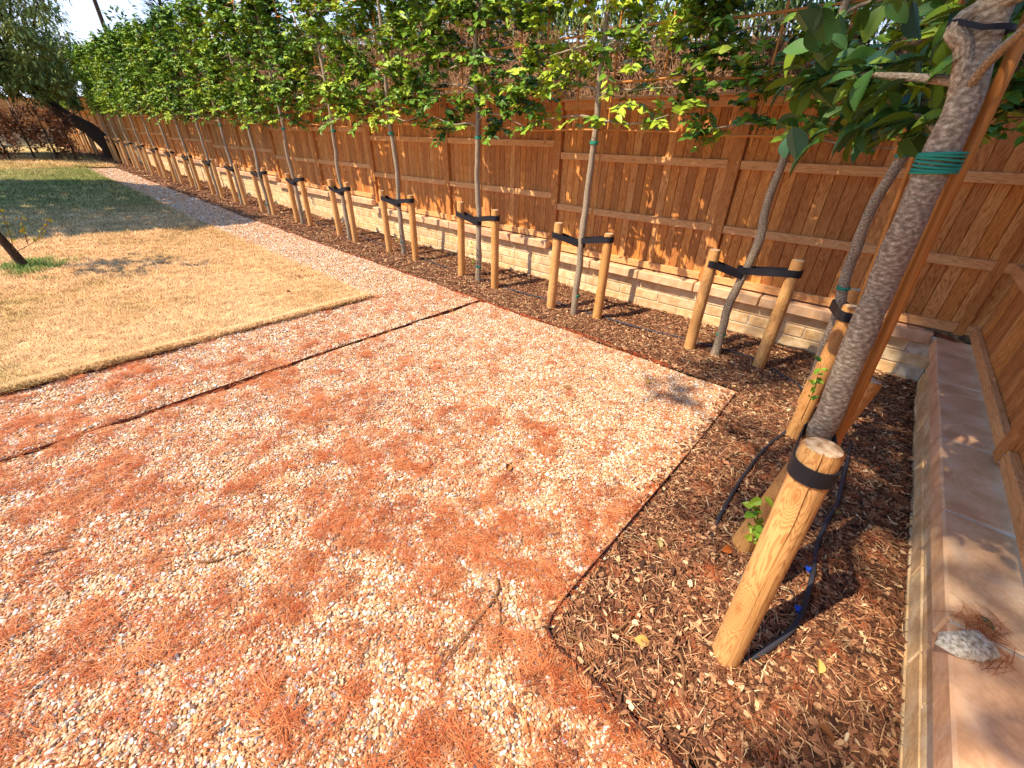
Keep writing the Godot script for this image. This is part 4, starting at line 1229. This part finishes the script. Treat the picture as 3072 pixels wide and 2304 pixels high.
	# wood chips: flat splinters of varied length
	for kind in 2:
		var mb := MB.new()
		rng.seed = 55 + kind
		if kind == 0:
			var pr := [Vector2(-0.5, -0.30), Vector2(-0.2, -0.5), Vector2(0.35, -0.42), Vector2(0.5, 0.05), Vector2(0.2, 0.45), Vector2(-0.38, 0.5)]
			var up := []
			var dn := []
			for p in pr:
				up.push_back(Vector3(p.x, 0.5 + p.x * 0.3, p.y)); dn.push_back(Vector3(p.x * 0.92, -0.5 + p.x * 0.3, p.y * 0.9))
			var zz := [Vector2.ZERO, Vector2.ZERO, Vector2.ZERO, Vector2.ZERO, Vector2.ZERO, Vector2.ZERO]
			mb.face(up, Vector3.UP, zz)
			for i in 6: mb.face([dn[i], dn[(i + 1) % 6], up[(i + 1) % 6], up[i]], Vector3(pr[i].x + pr[(i + 1) % 6].x, 0, pr[i].y + pr[(i + 1) % 6].y), zz)
		else:
			tube(mb, [Vector3(-0.5, 0.15, 0), Vector3(-0.2, 0.0, 0.4), Vector3(0.2, 0.1, 0.1), Vector3(0.5, -0.2, -0.3)], [0.3, 0.5, 0.45, 0.15], 5, false)
		xfs = []
		cols = []
		rng.seed = 66 + kind
		var cc := [[0.24, lin(116, 74, 52)], [0.28, lin(150, 100, 70)], [0.22, lin(180, 128, 90)], [0.12, lin(212, 166, 120)], [0.05, lin(230, 198, 152)], [0.09, lin(74, 48, 36)]]
		var zs := [[-1.03, -0.005, 1.12, 3.62, 5200, 1.0], [-4.0, -0.005, 0.005, 1.11, 4600, 1.0], [-8.0, -4.0, 0.005, 1.11, 2600, 1.15], [-14.0, -8.0, 0.005, 1.11, 1200, 1.5], [-26.0, -14.0, 0.005, 1.11, 420, 2.2], [-40.0, -26.0, 0.005, 1.11, 120, 3.0]]
		for q in zs:
			var n := int((q[1] - q[0]) * (q[3] - q[2]) * q[4] * (0.7 if kind == 0 else 0.95))
			for i in n:
				var x := rng.randf_range(q[0], q[1])
				var z := rng.randf_range(q[2], q[3])
				if z > 3.55 and rng.randf() < 0.6: continue
				var l: float
				var s: Vector3
				if kind == 0:
					l = rng.randf_range(0.012, 0.036) * q[5]
					s = Vector3(l, rng.randf_range(0.0015, 0.005), l * rng.randf_range(0.25, 0.6))
				else:
					l = rng.randf_range(0.02, 0.07) * q[5]
					var th: float = rng.randf_range(0.0015, 0.0045) * q[5]
					s = Vector3(l, th, th * 1.3)
				var b := Basis.from_euler(Vector3(rng.randfn(0, 0.45), rng.randf() * TAU, rng.randfn(0, 0.3))).scaled_local(s)
				xfs.push_back(Transform3D(b, Vector3(x, mulch_y(x, z) + rng.randf_range(0.0, 0.016), z)))
				cols.push_back(pick(cc) * rng.randf_range(0.75, 1.12))
		if kind == 0: 
			# a few chips spilled on the gravel
			for i in 500:
				var x := -1.04 - absf(rng.randfn(0, 0.05))
				var z := rng.randf_range(1.2, 3.6)
				if i % 3 == 0:
					x = rng.randf_range(-1.0, -0.3)
					z = 3.58 + absf(rng.randfn(0, 0.14))
				xfs.push_back(Transform3D(Basis.from_euler(Vector3(rng.randfn(0, 0.3), rng.randf() * TAU, 0)).scaled_local(Vector3(rng.randf_range(0.015, 0.04), 0.004, 0.012)), Vector3(x, gravel_y(x, z) + 0.012, z)))
				cols.push_back(pick(cc))
		scatter(["wood_chips", "bark_shreds"][kind], mb.mesh(), M.chip, xfs, cols, ["brown wood chips covering both mulch beds", "stringy bark shreds lying through both mulch beds"][kind], "mulch")
	# grass
	var gb := MB.new()
	rng.seed = 88
	for i in 15:
		var o := Vector3(rng.randfn(0, 0.02), 0, rng.randfn(0, 0.02))
		var a := rng.randf() * TAU
		var lean := rng.randf_range(0.3, 1.5)
		var h := rng.randf_range(0.02, 0.05)
		var d := Vector3(cos(a) * lean, 1.0, sin(a) * lean).normalized()
		var w := Vector3(-sin(a), 0, cos(a)) * 0.0013
		var p1 := o + d * h * 0.55
		var p2 := o + d * h + Vector3(cos(a), -0.35, sin(a)) * h * 0.25
		var nn := Vector3(-cos(a) * 0.3, 1, -sin(a) * 0.3).normalized()
		var k := [gb.vert(o - w, nn), gb.vert(o + w, nn), gb.vert(p1 + w, nn), gb.vert(p1 - w, nn), gb.vert(p2, nn)]
		gb.tri(k[0], k[3], k[2]); gb.tri(k[0], k[2], k[1]); gb.tri(k[3], k[4], k[2])
	xfs = []
	cols = []
	rng.seed = 99
	for q in [[-6.5, -4.74, 1.95, 5.6, 1700, 1.0], [-9.5, -6.5, 1.95, 5.6, 1050, 1.2], [-14.0, -9.5, 1.95, 5.8, 520, 1.6], [-22.4, -14.0, 1.95, 6.0, 230, 2.2], [-30.0, -22.6, 1.1, 6.0, 110, 3.0]]:
		var n := int((q[1] - q[0]) * (q[3] - q[2]) * q[4])
		for i in n:
			var x := rng.randf_range(q[0], q[1])
			var z := rng.randf_range(q[2], q[3])
			var s: float = q[5] * rng.randf_range(0.7, 1.3)
			var b := Basis(Vector3.UP, rng.randf() * TAU).scaled_local(Vector3(s, s * rng.randf_range(0.5, 1.0), s))
			xfs.push_back(Transform3D(b, Vector3(x, lawn_y(x, z) - 0.002, z)))
			cols.push_back(lawn_col(x, z) * rng.randf_range(0.6, 1.35))
	# longer stems hanging over the cut edge, and the green ring round the sapling
	for i in 900:
		var z := rng.randf_range(1.98, 5.6)
		var x := -4.76 - absf(rng.randfn(0, 0.02))
		xfs.push_back(Transform3D(Basis(Vector3.UP, rng.randf() * TAU).scaled_local(Vector3(1.3, 1.2, 1.3)), Vector3(x, lawn_y(x, z), z)))
		cols.push_back(lawn_col(x, z) * rng.randf_range(0.8, 1.2))
	for i in 160:
		var x := -8.55 + rng.randfn(0, 0.22)
		var z := 4.42 + rng.randfn(0, 0.16)
		xfs.push_back(Transform3D(Basis(Vector3.UP, rng.randf() * TAU).scaled_local(Vector3(1.6, 2.2, 1.6)), Vector3(x, lawn_y(x, z), z)))
		cols.push_back(lin(96, 124, 50) * rng.randf_range(0.8, 1.2))
	scatter("grass", gb.mesh(), M.blade, xfs, cols, "short dry straw-coloured lawn grass turning green towards the far end", "grass")

# ---------------------------------------------------------------- background and the trees that cast the large shadows
func blob_leaves(mb: MB, c: Vector3, rad: Vector3, n: int, size: float, aspect: float, tones: Array, clump := 40, hang := 0.0) -> void:
	var cl := []
	for i in clump:
		var d := rv(1.0)
		while d.length() > 1.0 or d.length() < 0.25: d = rv(1.0)
		cl.push_back([c + d * rad, rng.randf_range(0.14, 0.3), rng.randf()])
	for i in n:
		var q = cl[rng.randi() % clump]
		var o := Vector3(rng.randfn(0, 0.55), rng.randfn(0, 0.42), rng.randfn(0, 0.55))
		var p: Vector3 = q[0] + o * rad * q[1]
		var dir := (o.normalized() + rv(0.7) + Vector3(0, -hang, 0)).normalized()
		var up := (Vector3(0, 1, 0) + o * 0.5 + rv(0.5)).normalized()
		var t: float = clampf(q[2] * 0.6 + rng.randf() * 0.5, 0, 1)
		var col: Color = (tones[0] as Color).lerp(tones[1], t)
		var s := size * rng.randf_range(0.7, 1.3)
		leaf8(mb, Transform3D(basis_of(dir, up), p), s, s * aspect, col, 0.15, 0.2)

func limb_tree(called: String, label: String, base: Vector3, trunk: Array, r0: float, r1: float, tips: Array, bark: Material) -> Node3D:
	var t := thing(called, base, label, "tree")
	var mb := MB.new()
	var c := curve(trunk, 0.2, 0.03, 8)
	tube(mb, c, lerps(r0, r1, c.size()), 14, true, 2.0, 1.0, Vector2.ZERO, 0.15, 7)
	part("trunk", mb.mesh(), bark, t)
	var lm := MB.new()
	for q in tips:
		var k: Vector3 = c[int(c.size() * rng.randf_range(0.55, 0.98))]
		var e: Vector3 = q
		var cc := curve([k, k.lerp(e, 0.5) + rv(0.15) + Vector3(0, 0.12, 0), e], 0.25, 0.05, rng.randi() % 99)
		tube(lm, cc, lerps(r1 * 0.5, 0.012, cc.size()), 6, false, 1, 1)
	if tips.size(): part("limb", lm.mesh(), bark, t)
	return t

func build_background() -> void:
	rng.seed = 5150
	# the clipped conifer hedge behind the fence: brown bare twigs with a green top
	var h := thing("conifer_hedge", Vector3(0, 0, -1.0), "clipped conifer hedge, brown and twiggy with a green top, behind the long fence", "hedge")
	var core := MB.new()
	var x := 3.0
	while x > -27.0:
		var top := hedge_top(x - 0.3) - 0.2
		cbox(core, Vector3(x - 0.3, top * 0.5 + n_a.get_noise_1d(x * 60.0) * 0.05, n_a.get_noise_1d(x * 90.0) * 0.08 - 0.15), Vector3(0.62, top, 0.4), 0.06)
		x -= 0.6
	part("inner_branches", core.mesh(), tri_mat(srgb(255, 255, 255), 0.95, speck_tex(128, [[0.2, srgb(56, 40, 28)], [0.5, srgb(104, 76, 52)], [0.8, srgb(150, 112, 78)]], 0.05, 301, 0.9, Vector2(1, 1)), Vector3(2, 2, 2)), h)
	var tw := MB.new()
	for i in 26000:
		var px := 2.5 - 21.0 * pow(rng.randf(), 1.25)
		var top := hedge_top(px)
		var py := rng.randf_range(1.75, top - 0.12)
		var o := Vector3(px, py, rng.randf_range(0.05, 0.42))
		var d := (Vector3(rng.randfn(0, 0.6), rng.randfn(0.35, 0.6), rng.randfn(0.4, 0.5))).normalized()
		var l := rng.randf_range(0.07, 0.22)
		var s := d.cross(Vector3(0, 0, 1)).normalized() * rng.randf_range(0.0018, 0.0036)
		var c := lin(186, 140, 102).lerp(lin(118, 82, 56), rng.randf())
		var k := [tw.vert(o - s, Vector3(0, 0.3, 1).normalized(), Vector2.ZERO, c), tw.vert(o + s, Vector3(0, 0.3, 1).normalized(), Vector2.ZERO, c), tw.vert(o + d * l + Vector3(0, 0, s.length()), Vector3(0, 0.3, 1).normalized(), Vector2.ZERO, c), tw.vert(o + Vector3(0, 0, s.length() * 1.6), Vector3(0, 0.3, 1).normalized(), Vector2.ZERO, c)]
		tw.tri(k[0], k[2], k[3]); tw.tri(k[3], k[2], k[1])
	part("dead_twigs", tw.mesh(), M.blade, h)
	var fo := MB.new()
	for i in 26000:
		var px := 2.5 - 28.0 * pow(rng.randf(), 1.15)
		var top := hedge_top(px)
		var py := top - absf(rng.randfn(0, 0.17)) + 0.05
		var p := Vector3(px, py, rng.randf_range(-0.35, 0.42))
		leaf8(fo, Transform3D(basis_of((Vector3(0, 0.8, 0.3) + rv(0.8)).normalized(), (Vector3(0, 0.4, 1) + rv(0.4)).normalized()), p), rng.randf_range(0.06, 0.12), 0.022, lin(112, 130, 58).lerp(lin(64, 84, 42), rng.randf()), 0.1, 0.1)
	part("foliage", fo.mesh(), M.farleaf, h)
	# the old leaning tree at the far end
	var b := Vector3(-27.3, gy(-27.3), 0.35)
	var tips := [Vector3(-2.2, 5.2, 2.6), Vector3(-3.6, 4.4, 3.4), Vector3(-1.0, 6.4, 1.0), Vector3(-3.0, 6.4, 0.4), Vector3(-4.6, 5.0, 1.4), Vector3(0.4, 5.0, 0.4), Vector3(-1.6, 3.8, 4.4), Vector3(-3.5, 3.2, 5.2), Vector3(-0.4, 7.4, 2.2)]
	var old := limb_tree("old_leaning_tree", "old tree with a dark trunk leaning over the far end of the path", b, [Vector3(0.05, -0.2, 0), Vector3(-0.05, 0.55, 0.05), Vector3(-0.5, 1.1, 0.35), Vector3(-1.1, 1.6, 0.9), Vector3(-1.7, 2.4, 1.4), Vector3(-2.1, 3.6, 1.7)], 0.30, 0.17, tips, M.oldbark)
	var om := MB.new()
	var tn := [lin(70, 88, 42), lin(160, 164, 84)]
	for q in [[Vector3(-1.8, 4.4, 2.2), Vector3(2.4, 2.0, 2.6), 6500], [Vector3(-3.4, 4.0, 4.6), Vector3(2.2, 2.2, 2.6), 6000], [Vector3(-1.0, 6.6, 1.2), Vector3(2.2, 2.0, 2.2), 4000], [Vector3(0.4, 3.6, 0.6), Vector3(1.4, 1.3, 1.0), 2200], [Vector3(-3.0, 7.2, 3.0), Vector3(2.4, 1.8, 2.6), 3500], [Vector3(-1.6, 3.0, 2.0), Vector3(1.7, 0.9, 1.8), 3600], [Vector3(-2.4, 3.0, 4.2), Vector3(1.7, 1.0, 2.2), 4200], [Vector3(-2.4, 5.6, 6.2), Vector3(2.2, 2.6, 2.4), 4600], [Vector3(-2.0, 3.2, 6.6), Vector3(1.7, 1.3, 1.8), 3000], [Vector3(0.2, 6.4, 3.6), Vector3(1.8, 2.2, 2.0), 3600], [Vector3(-0.6, 2.7, 1.6), Vector3(1.5, 0.8, 1.3), 3000], [Vector3(0.6, 8.2, 1.0), Vector3(1.8, 1.6, 1.8), 2400]]:
		blob_leaves(om, q[0], q[1], q[2], 0.18, 0.34, tn, 60, 0.5)
	part("crown", om.mesh(), M.farleaf, old)
	# copper-leaved shrubs in a row at the far end of the lawn
	var sp := [[-25.6, 1.75, "fourth"], [-25.9, 2.25, "third"], [-26.1, 2.85, "second"], [-26.2, 3.5, "first"], [-26.4, 4.2, ""]]
	for i in sp.size():
		var q: Array = sp[i]
		var word: String = ["nearest the old leaning tree", "second from the old leaning tree", "third from the old leaning tree", "fourth from the old leaning tree", "fifth from the old leaning tree"][i]
		var t := thing("copper_shrub", Vector3(q[0], gy(q[0]), q[1]), "young copper-leaved shrub at the lawn's far end, " + word, "shrub", "copper shrubs at the lawn's far end")
		var sm := MB.new()
		var c := curve([Vector3(0, -0.1, 0), Vector3(rng.randf_range(-0.04, 0.04), 0.7, rng.randf_range(-0.04, 0.04)), Vector3(rng.randf_range(-0.08, 0.08), 1.7, 0)], 0.1, 0.02, i)
		tube(sm, c, lerps(0.035, 0.012, c.size()), 8, false)
		for k in 9:
			var y := 0.3 + k * 0.16
			var e := Vector3(rng.randf_range(-0.4, 0.4), y + 0.2, rng.randf_range(-0.4, 0.4))
			tube(sm, [Vector3(0, y, 0), e * Vector3(0.5, 1, 0.5), e], [0.01, 0.007, 0.003], 4, false)
		part("stem", sm.mesh(), M.oldbark, t)
		var lf := MB.new()
		var cp := [lin(78, 48, 36), lin(150, 96, 60)]
		blob_leaves(lf, Vector3(0, 1.0, 0), Vector3(0.5, 0.8, 0.5), 1300, 0.085, 0.55, cp, 22)
		if i >= 3: blob_leaves(lf, Vector3(0, 1.5, 0), Vector3(0.4, 0.5, 0.4), 260, 0.09, 0.5, [lin(96, 116, 44), lin(160, 164, 60)], 12)
		part("foliage", lf.mesh(), M.farleaf, t)
	# a pale car parked far beyond the shrubs
	car(Vector3(-36.5, gy(-36.5), 5.6), 1.35)
	# trees on the skyline
	var fr := [[-36.0, -5.0, 6.5, 2.4, "round dark broadleaf tree beyond the far fence"], [-40.0, 6.0, 8.0, 3.4, "tall loose broadleaf tree beyond the copper shrubs"], [-47.0, 1.0, 8.5, 3.6, "far broadleaf tree behind the old leaning tree"], [-33.0, 12.0, 8.0, 3.4, "wide broadleaf tree at the garden's far left side"], [-24.0, -6.5, 5.6, 2.2, "small broadleaf tree showing over the fence between crowns"], [-15.0, -7.5, 5.0, 2.2, "bushy tree just showing above the conifer hedge"]]
	for q in fr:
		var hh: float = q[2]
		var r: float = q[3]
		var tt := limb_tree("background_tree", q[4], Vector3(q[0], gy(q[0]), q[1]), [Vector3(0, -0.2, 0), Vector3(0.1, hh * 0.3, 0), Vector3(0, hh * 0.7, 0.1)], 0.2, 0.08, [Vector3(r * 0.5, hh * 0.8, 0), Vector3(-r * 0.5, hh * 0.7, 0.3), Vector3(0, hh * 0.9, r * 0.4), Vector3(0, hh * 0.7, -r * 0.4)], M.oldbark)
		var m := MB.new()
		blob_leaves(m, Vector3(0, hh * 0.62, 0), Vector3(r, hh * 0.42, r), 2600, 0.24, 0.5, [lin(52, 74, 38), lin(118, 136, 66)], 48)
		part("crown", m.mesh(), M.farleaf, tt)
	# a tall conifer behind the fence
	var cf := limb_tree("tall_conifer", "tall dark conifer rising behind the far fence against the sky", Vector3(-44.0, gy(-44.0), -8.0), [Vector3(0, -0.2, 0), Vector3(0.05, 5, 0), Vector3(0, 11.5, 0)], 0.25, 0.04, [], M.oldbark)
	var fm := MB.new()
	for i in 2600:
		var y := 2.0 + 10.0 * pow(rng.randf(), 0.8)
		var rr := (12.4 - y) * 0.19 * sqrt(rng.randf()) + 0.05
		var an := rng.randf() * TAU
		var p := Vector3(cos(an) * rr, y, sin(an) * rr)
		leaf8(fm, Transform3D(basis_of(Vector3(cos(an), 0.45, sin(an)).normalized(), Vector3.UP), p), rng.randf_range(0.25, 0.5), 0.1, lin(52, 68, 50).lerp(lin(96, 108, 76), rng.randf()), 0.1, 0.1)
	part("crown", fm.mesh(), M.farleaf, cf)
	# utility pole with wires
	var po := thing("utility_pole", Vector3(-52.0, gy(-52.0), -6.0), "wooden utility pole carrying thin wires above the far trees", "pole")
	var pm := MB.new()
	tube(pm, [Vector3(0, -0.3, 0), Vector3(0, 10.6, 0)], [0.17, 0.13], 12)
	part("pole", pm.mesh(), M.oldbark, po)
	var wm := MB.new()
	for k in 3:
		var pts := []
		for i in 13:
			var t := i / 12.0
			pts.push_back(Vector3(lerpf(0, 34, t), 10.2 - k * 0.35 - sin(PI * t) * 0.5, lerpf(0, -14, t)))
		tube(wm, pts, lerps(0.012, 0.012, 13), 4, false)
	part("wire", wm.mesh(), M.strap, po)
	sapling()
	shade_trees()

func hedge_top(x: float) -> float:
	return lerpf(2.68, 3.15, smoothstep(-2.8, -6.0, x)) + n_a.get_noise_1d(x * 55.0) * 0.14 + n_a.get_noise_1d(x * 200.0 + 900.0) * 0.06

func sapling() -> void:
	var t := thing("sapling", Vector3(-8.55, 0.03, 4.42), "young tree with a slanting dark trunk and yellow shoots on the lawn", "tree")
	var mb := MB.new()
	var c := curve([Vector3(0, -0.05, 0), Vector3(-0.02, 0.25, 0.05), Vector3(-0.05, 0.7, 0.14), Vector3(-0.08, 1.3, 0.2), Vector3(-0.1, 2.1, 0.22)], 0.06, 0.01, 4)
	tube(mb, c, lerps(0.05, 0.018, c.size()), 12, false, 1, 3)
	part("trunk", mb.mesh(), M.oldbark, t)
	var sm := MB.new()
	var lf := MB.new()
	for q in [[Vector3(0.02, 0.2, 0.02), Vector3(0.25, 0.36, -0.22), Vector3(0.45, 0.62, -0.42)], [Vector3(0, 0.16, 0.04), Vector3(0.04, 0.4, -0.02), Vector3(0.0, 0.7, -0.06)], [Vector3(0.12, 0.3, -0.12), Vector3(0.12, 0.5, -0.16), Vector3(0.1, 0.62, -0.2)]]:
		var k := curve(q, 0.05)
		tube(sm, k, lerps(0.005, 0.002, k.size()), 5, false)
		for i in 12:
			var p: Vector3 = k[int(rng.randf_range(0.4, 0.99) * k.size())] + rv(0.02)
			leaf8(lf, Transform3D(basis_of((rv(1.0) + Vector3(0, 0.2, 0)).normalized(), (Vector3(0, 1, 0) + rv(0.4)).normalized()), p), 0.055, 0.03, lin(150, 150, 40).lerp(lin(206, 176, 60), rng.randf()))
	part("shoot", sm.mesh(), M.twig, t)
	part("shoot_leaves", lf.mesh(), M.leaf, t)
	var cr := MB.new()
	blob_leaves(cr, Vector3(0.1, 1.75, 0.2), Vector3(0.62, 0.4, 0.5), 340, 0.09, 0.5, [lin(90, 116, 44), lin(150, 156, 60)], 22)
	part("crown", cr.mesh(), M.leaf, t)

func lift(s: Vector2, hgt: float) -> Vector3:
	# the point at height hgt whose shadow falls on s
	return Vector3(s.x - SUN.x / -SUN.y * hgt, hgt, s.y - SUN.z / -SUN.y * hgt)

func shade_trees() -> void:
	# a pine behind the viewpoint: it drops the needles and shades the fence corner
	rng.seed = 616
	var root := Vector3(-1.6, 0, 8.2)
	var cl := []
	while cl.size() < 360:
		var s := Vector2(rng.randf_range(-1.9, 2.6), rng.randf_range(-2.6, 5.4))
		var ok := false
		if s.y < -0.3: ok = s.x > -1.35
		elif s.y < 0.9: ok = s.x > -1.75 and (s.x > -1.1 or rng.randf() < 0.5)
		elif s.y < 1.8: ok = s.x > -0.95 or (s.x > -1.55 and rng.randf() < 0.35)
		elif s.y < 2.6: ok = s.x > -0.75 and rng.randf() < 0.85
		else: ok = s.x > -0.42 and (s.x > -0.1 or rng.randf() < 0.55)
		if not ok: continue
		cl.push_back(lift(s, rng.randf_range(7.2, 10.5)) - root)
	var tips := []
	for i in range(0, 360, 6): tips.push_back(cl[i])
	var pine := limb_tree("pine_tree", "tall pine standing behind the viewpoint over the short bed", root, [Vector3(0, -0.2, 0), Vector3(0.1, 4, 0.05), Vector3(0, 8, -0.1), Vector3(0.1, 11.5, 0)], 0.24, 0.09, tips, M.oldbark)
	var m := MB.new()
	for q in cl:
		for i in 46:
			var d := rv(1.0).normalized()
			var p: Vector3 = q + d * rng.randf_range(0.0, 0.14) + rv(0.1)
			leaf8(m, Transform3D(basis_of((d + Vector3(0, 0.25, 0)).normalized(), rv(1.0).normalized()), p), rng.randf_range(0.16, 0.26), 0.035, lin(44, 62, 36).lerp(lin(80, 98, 52), rng.randf()), 0.1, 0.1)
	part("crown", m.mesh(), M.pinefoliage, pine)
	# a broad tree left of the lawn whose crown throws the wide shadow across lawn and path
	var r2 := Vector3(-16.8, gy(-16.8), 8.4)
	var oak := limb_tree("broad_shade_tree", "broad leafy tree beside the lawn that shades its middle", r2, [Vector3(0, -0.2, 0), Vector3(0.1, 2.5, 0), Vector3(0, 6, 0), Vector3(0, 9, -0.4)], 0.34, 0.1, [Vector3(2.6, 6, -1), Vector3(-2.6, 6, 0), Vector3(0, 8, -2.4), Vector3(1.6, 8.6, 1), Vector3(-1.6, 5, 2), Vector3(2.6, 8, -2.6), Vector3(-2, 9, -2)], M.oldbark)
	var om := MB.new()
	var k := 0
	while k < 9000:
		var sz := rng.randf_range(1.05, 7.5)
		var xa := -9.95 - 0.30 * (sz - 1.98)
		var xb := -18.1 - 0.46 * (sz - 1.95)
		if sz < 2.0: xa -= (2.0 - sz) * 0.7; xb += (2.0 - sz) * 1.6
		var s := Vector2(rng.randf_range(xb, xa) + n_a.get_noise_1d(sz * 300.0) * 0.25, sz)
		var hg := clampf((8.4 - sz) / 0.623 + rng.randf_range(-3.0, 2.0), 3.2, 12.0)
		var p := lift(s, hg)
		if p.z < 5.0: continue
		k += 1
		leaf8(om, Transform3D(basis_of(rv(1.0).normalized(), (-SUN + rv(0.8)).normalized()), p - r2), rng.randf_range(0.2, 0.34), 0.17, lin(54, 78, 36).lerp(lin(96, 118, 52), rng.randf()), 0.15, 0.2)
	part("crown", om.mesh(), M.pinefoliage, oak)

func car(at: Vector3, turn: float) -> void:
	var t := thing("parked_car", at, "pale car parked far beyond the copper shrubs", "car")
	t.rotation.y = turn
	var prof := [Vector2(-2.1, 0.35), Vector2(-2.12, 0.75), Vector2(-1.9, 0.95), Vector2(-1.2, 1.0), Vector2(-0.75, 1.42), Vector2(0.9, 1.45), Vector2(1.5, 1.02), Vector2(2.05, 0.92), Vector2(2.1, 0.38)]
	var mb := MB.new()
	var w := 0.85
	var z := []
	for i in 9: z.push_back(Vector2.ZERO)
	for s in [-1.0, 1.0]:
		var pts := []
		for p in prof: pts.push_back(Vector3(p.x, p.y, s * w * (0.86 if p.y > 1.1 else 1.0)))
		mb.face(pts, Vector3(0, 0, s), z)
	for i in prof.size():
		var p: Vector2 = prof[i]
		var q: Vector2 = prof[(i + 1) % prof.size()]
		var wp := w * (0.86 if p.y > 1.1 else 1.0)
		var wq := w * (0.86 if q.y > 1.1 else 1.0)
		mb.face([Vector3(p.x, p.y, -wp), Vector3(q.x, q.y, -wq), Vector3(q.x, q.y, wq), Vector3(p.x, p.y, wp)], Vector3((p.x + q.x), (p.y + q.y) * 0.5 - 0.8, 0), z)
	part("body", mb.mesh(), mat(srgb(222, 226, 232), 0.25), t)
	var gm := mat(srgb(30, 36, 44), 0.1)
	for s in [-1.0, 1.0]:
		var g := MB.new()
		cbox(g, Vector3(0.1, 1.2, s * 0.775), Vector3(1.6, 0.28, 0.03), 0.01)
		part("window", g.mesh(), gm, t)
		for x in [-1.3, 1.3]:
			var wm := MB.new()
			tube(wm, [Vector3(x, 0.31, s * 0.7), Vector3(x, 0.31, s * 0.88)], [0.31, 0.31], 18)
			part("wheel", wm.mesh(), M.strap, t)

# ---------------------------------------------------------------- scene
func _ready() -> void:
	var cam := Camera3D.new()
	cam.name = "camera"
	add_child(cam)
	cam.transform = Transform3D(Basis(Vector3(0.751511, 0.031985, -0.658945), Vector3(-0.362167, 0.854860, -0.371549), Vector3(0.551422, 0.517871, 0.654021)), Vector3(-0.6192, 1.65, 4.3244))
	cam.fov = 86.05
	cam.near = 0.05
	cam.far = 1500.0
	cam.current = true
	var we := WorldEnvironment.new()
	we.name = "environment"
	var env := Environment.new()
	env.background_mode = Environment.BG_SKY
	var sk := Sky.new()
	var ps := ProceduralSkyMaterial.new()
	ps.sky_top_color = srgb(116, 160, 222)
	ps.sky_horizon_color = srgb(222, 230, 240)
	ps.sky_curve = 0.16
	ps.ground_bottom_color = srgb(120, 104, 84)
	ps.ground_horizon_color = srgb(206, 208, 208)
	ps.energy_multiplier = 1.25
	sk.sky_material = ps
	env.sky = sk
	env.background_energy_multiplier = 1.0
	env.tonemap_mode = Environment.TONE_MAPPER_LINEAR
	env.tonemap_exposure = 1.66
	env.sdfgi_enabled = true
	env.ssao_enabled = true
	env.ssil_enabled = true
	we.environment = env
	add_child(we)
	var sun := DirectionalLight3D.new()
	sun.name = "sun"
	add_child(sun)
	sun.look_at_from_position(-SUN * 20.0, Vector3.ZERO, Vector3.UP)
	sun.light_energy = 1.5
	sun.light_color = Color(1.0, 0.94, 0.85)
	sun.light_angular_distance = 0.53
	sun.shadow_enabled = true

	rng.seed = 1
	n_a.seed = 3; n_a.frequency = 0.01; n_a.fractal_octaves = 3
	n_b.seed = 4; n_b.frequency = 0.01; n_b.fractal_octaves = 2
	n_c.seed = 5; n_c.frequency = 0.01; n_c.fractal_octaves = 3
	materials()
	build_ground()
	build_long_wall()
	build_short_wall()
	build_fences()
	build_end_fence()
	build_trees()
	build_background()
	small_things()
	scatter_all()
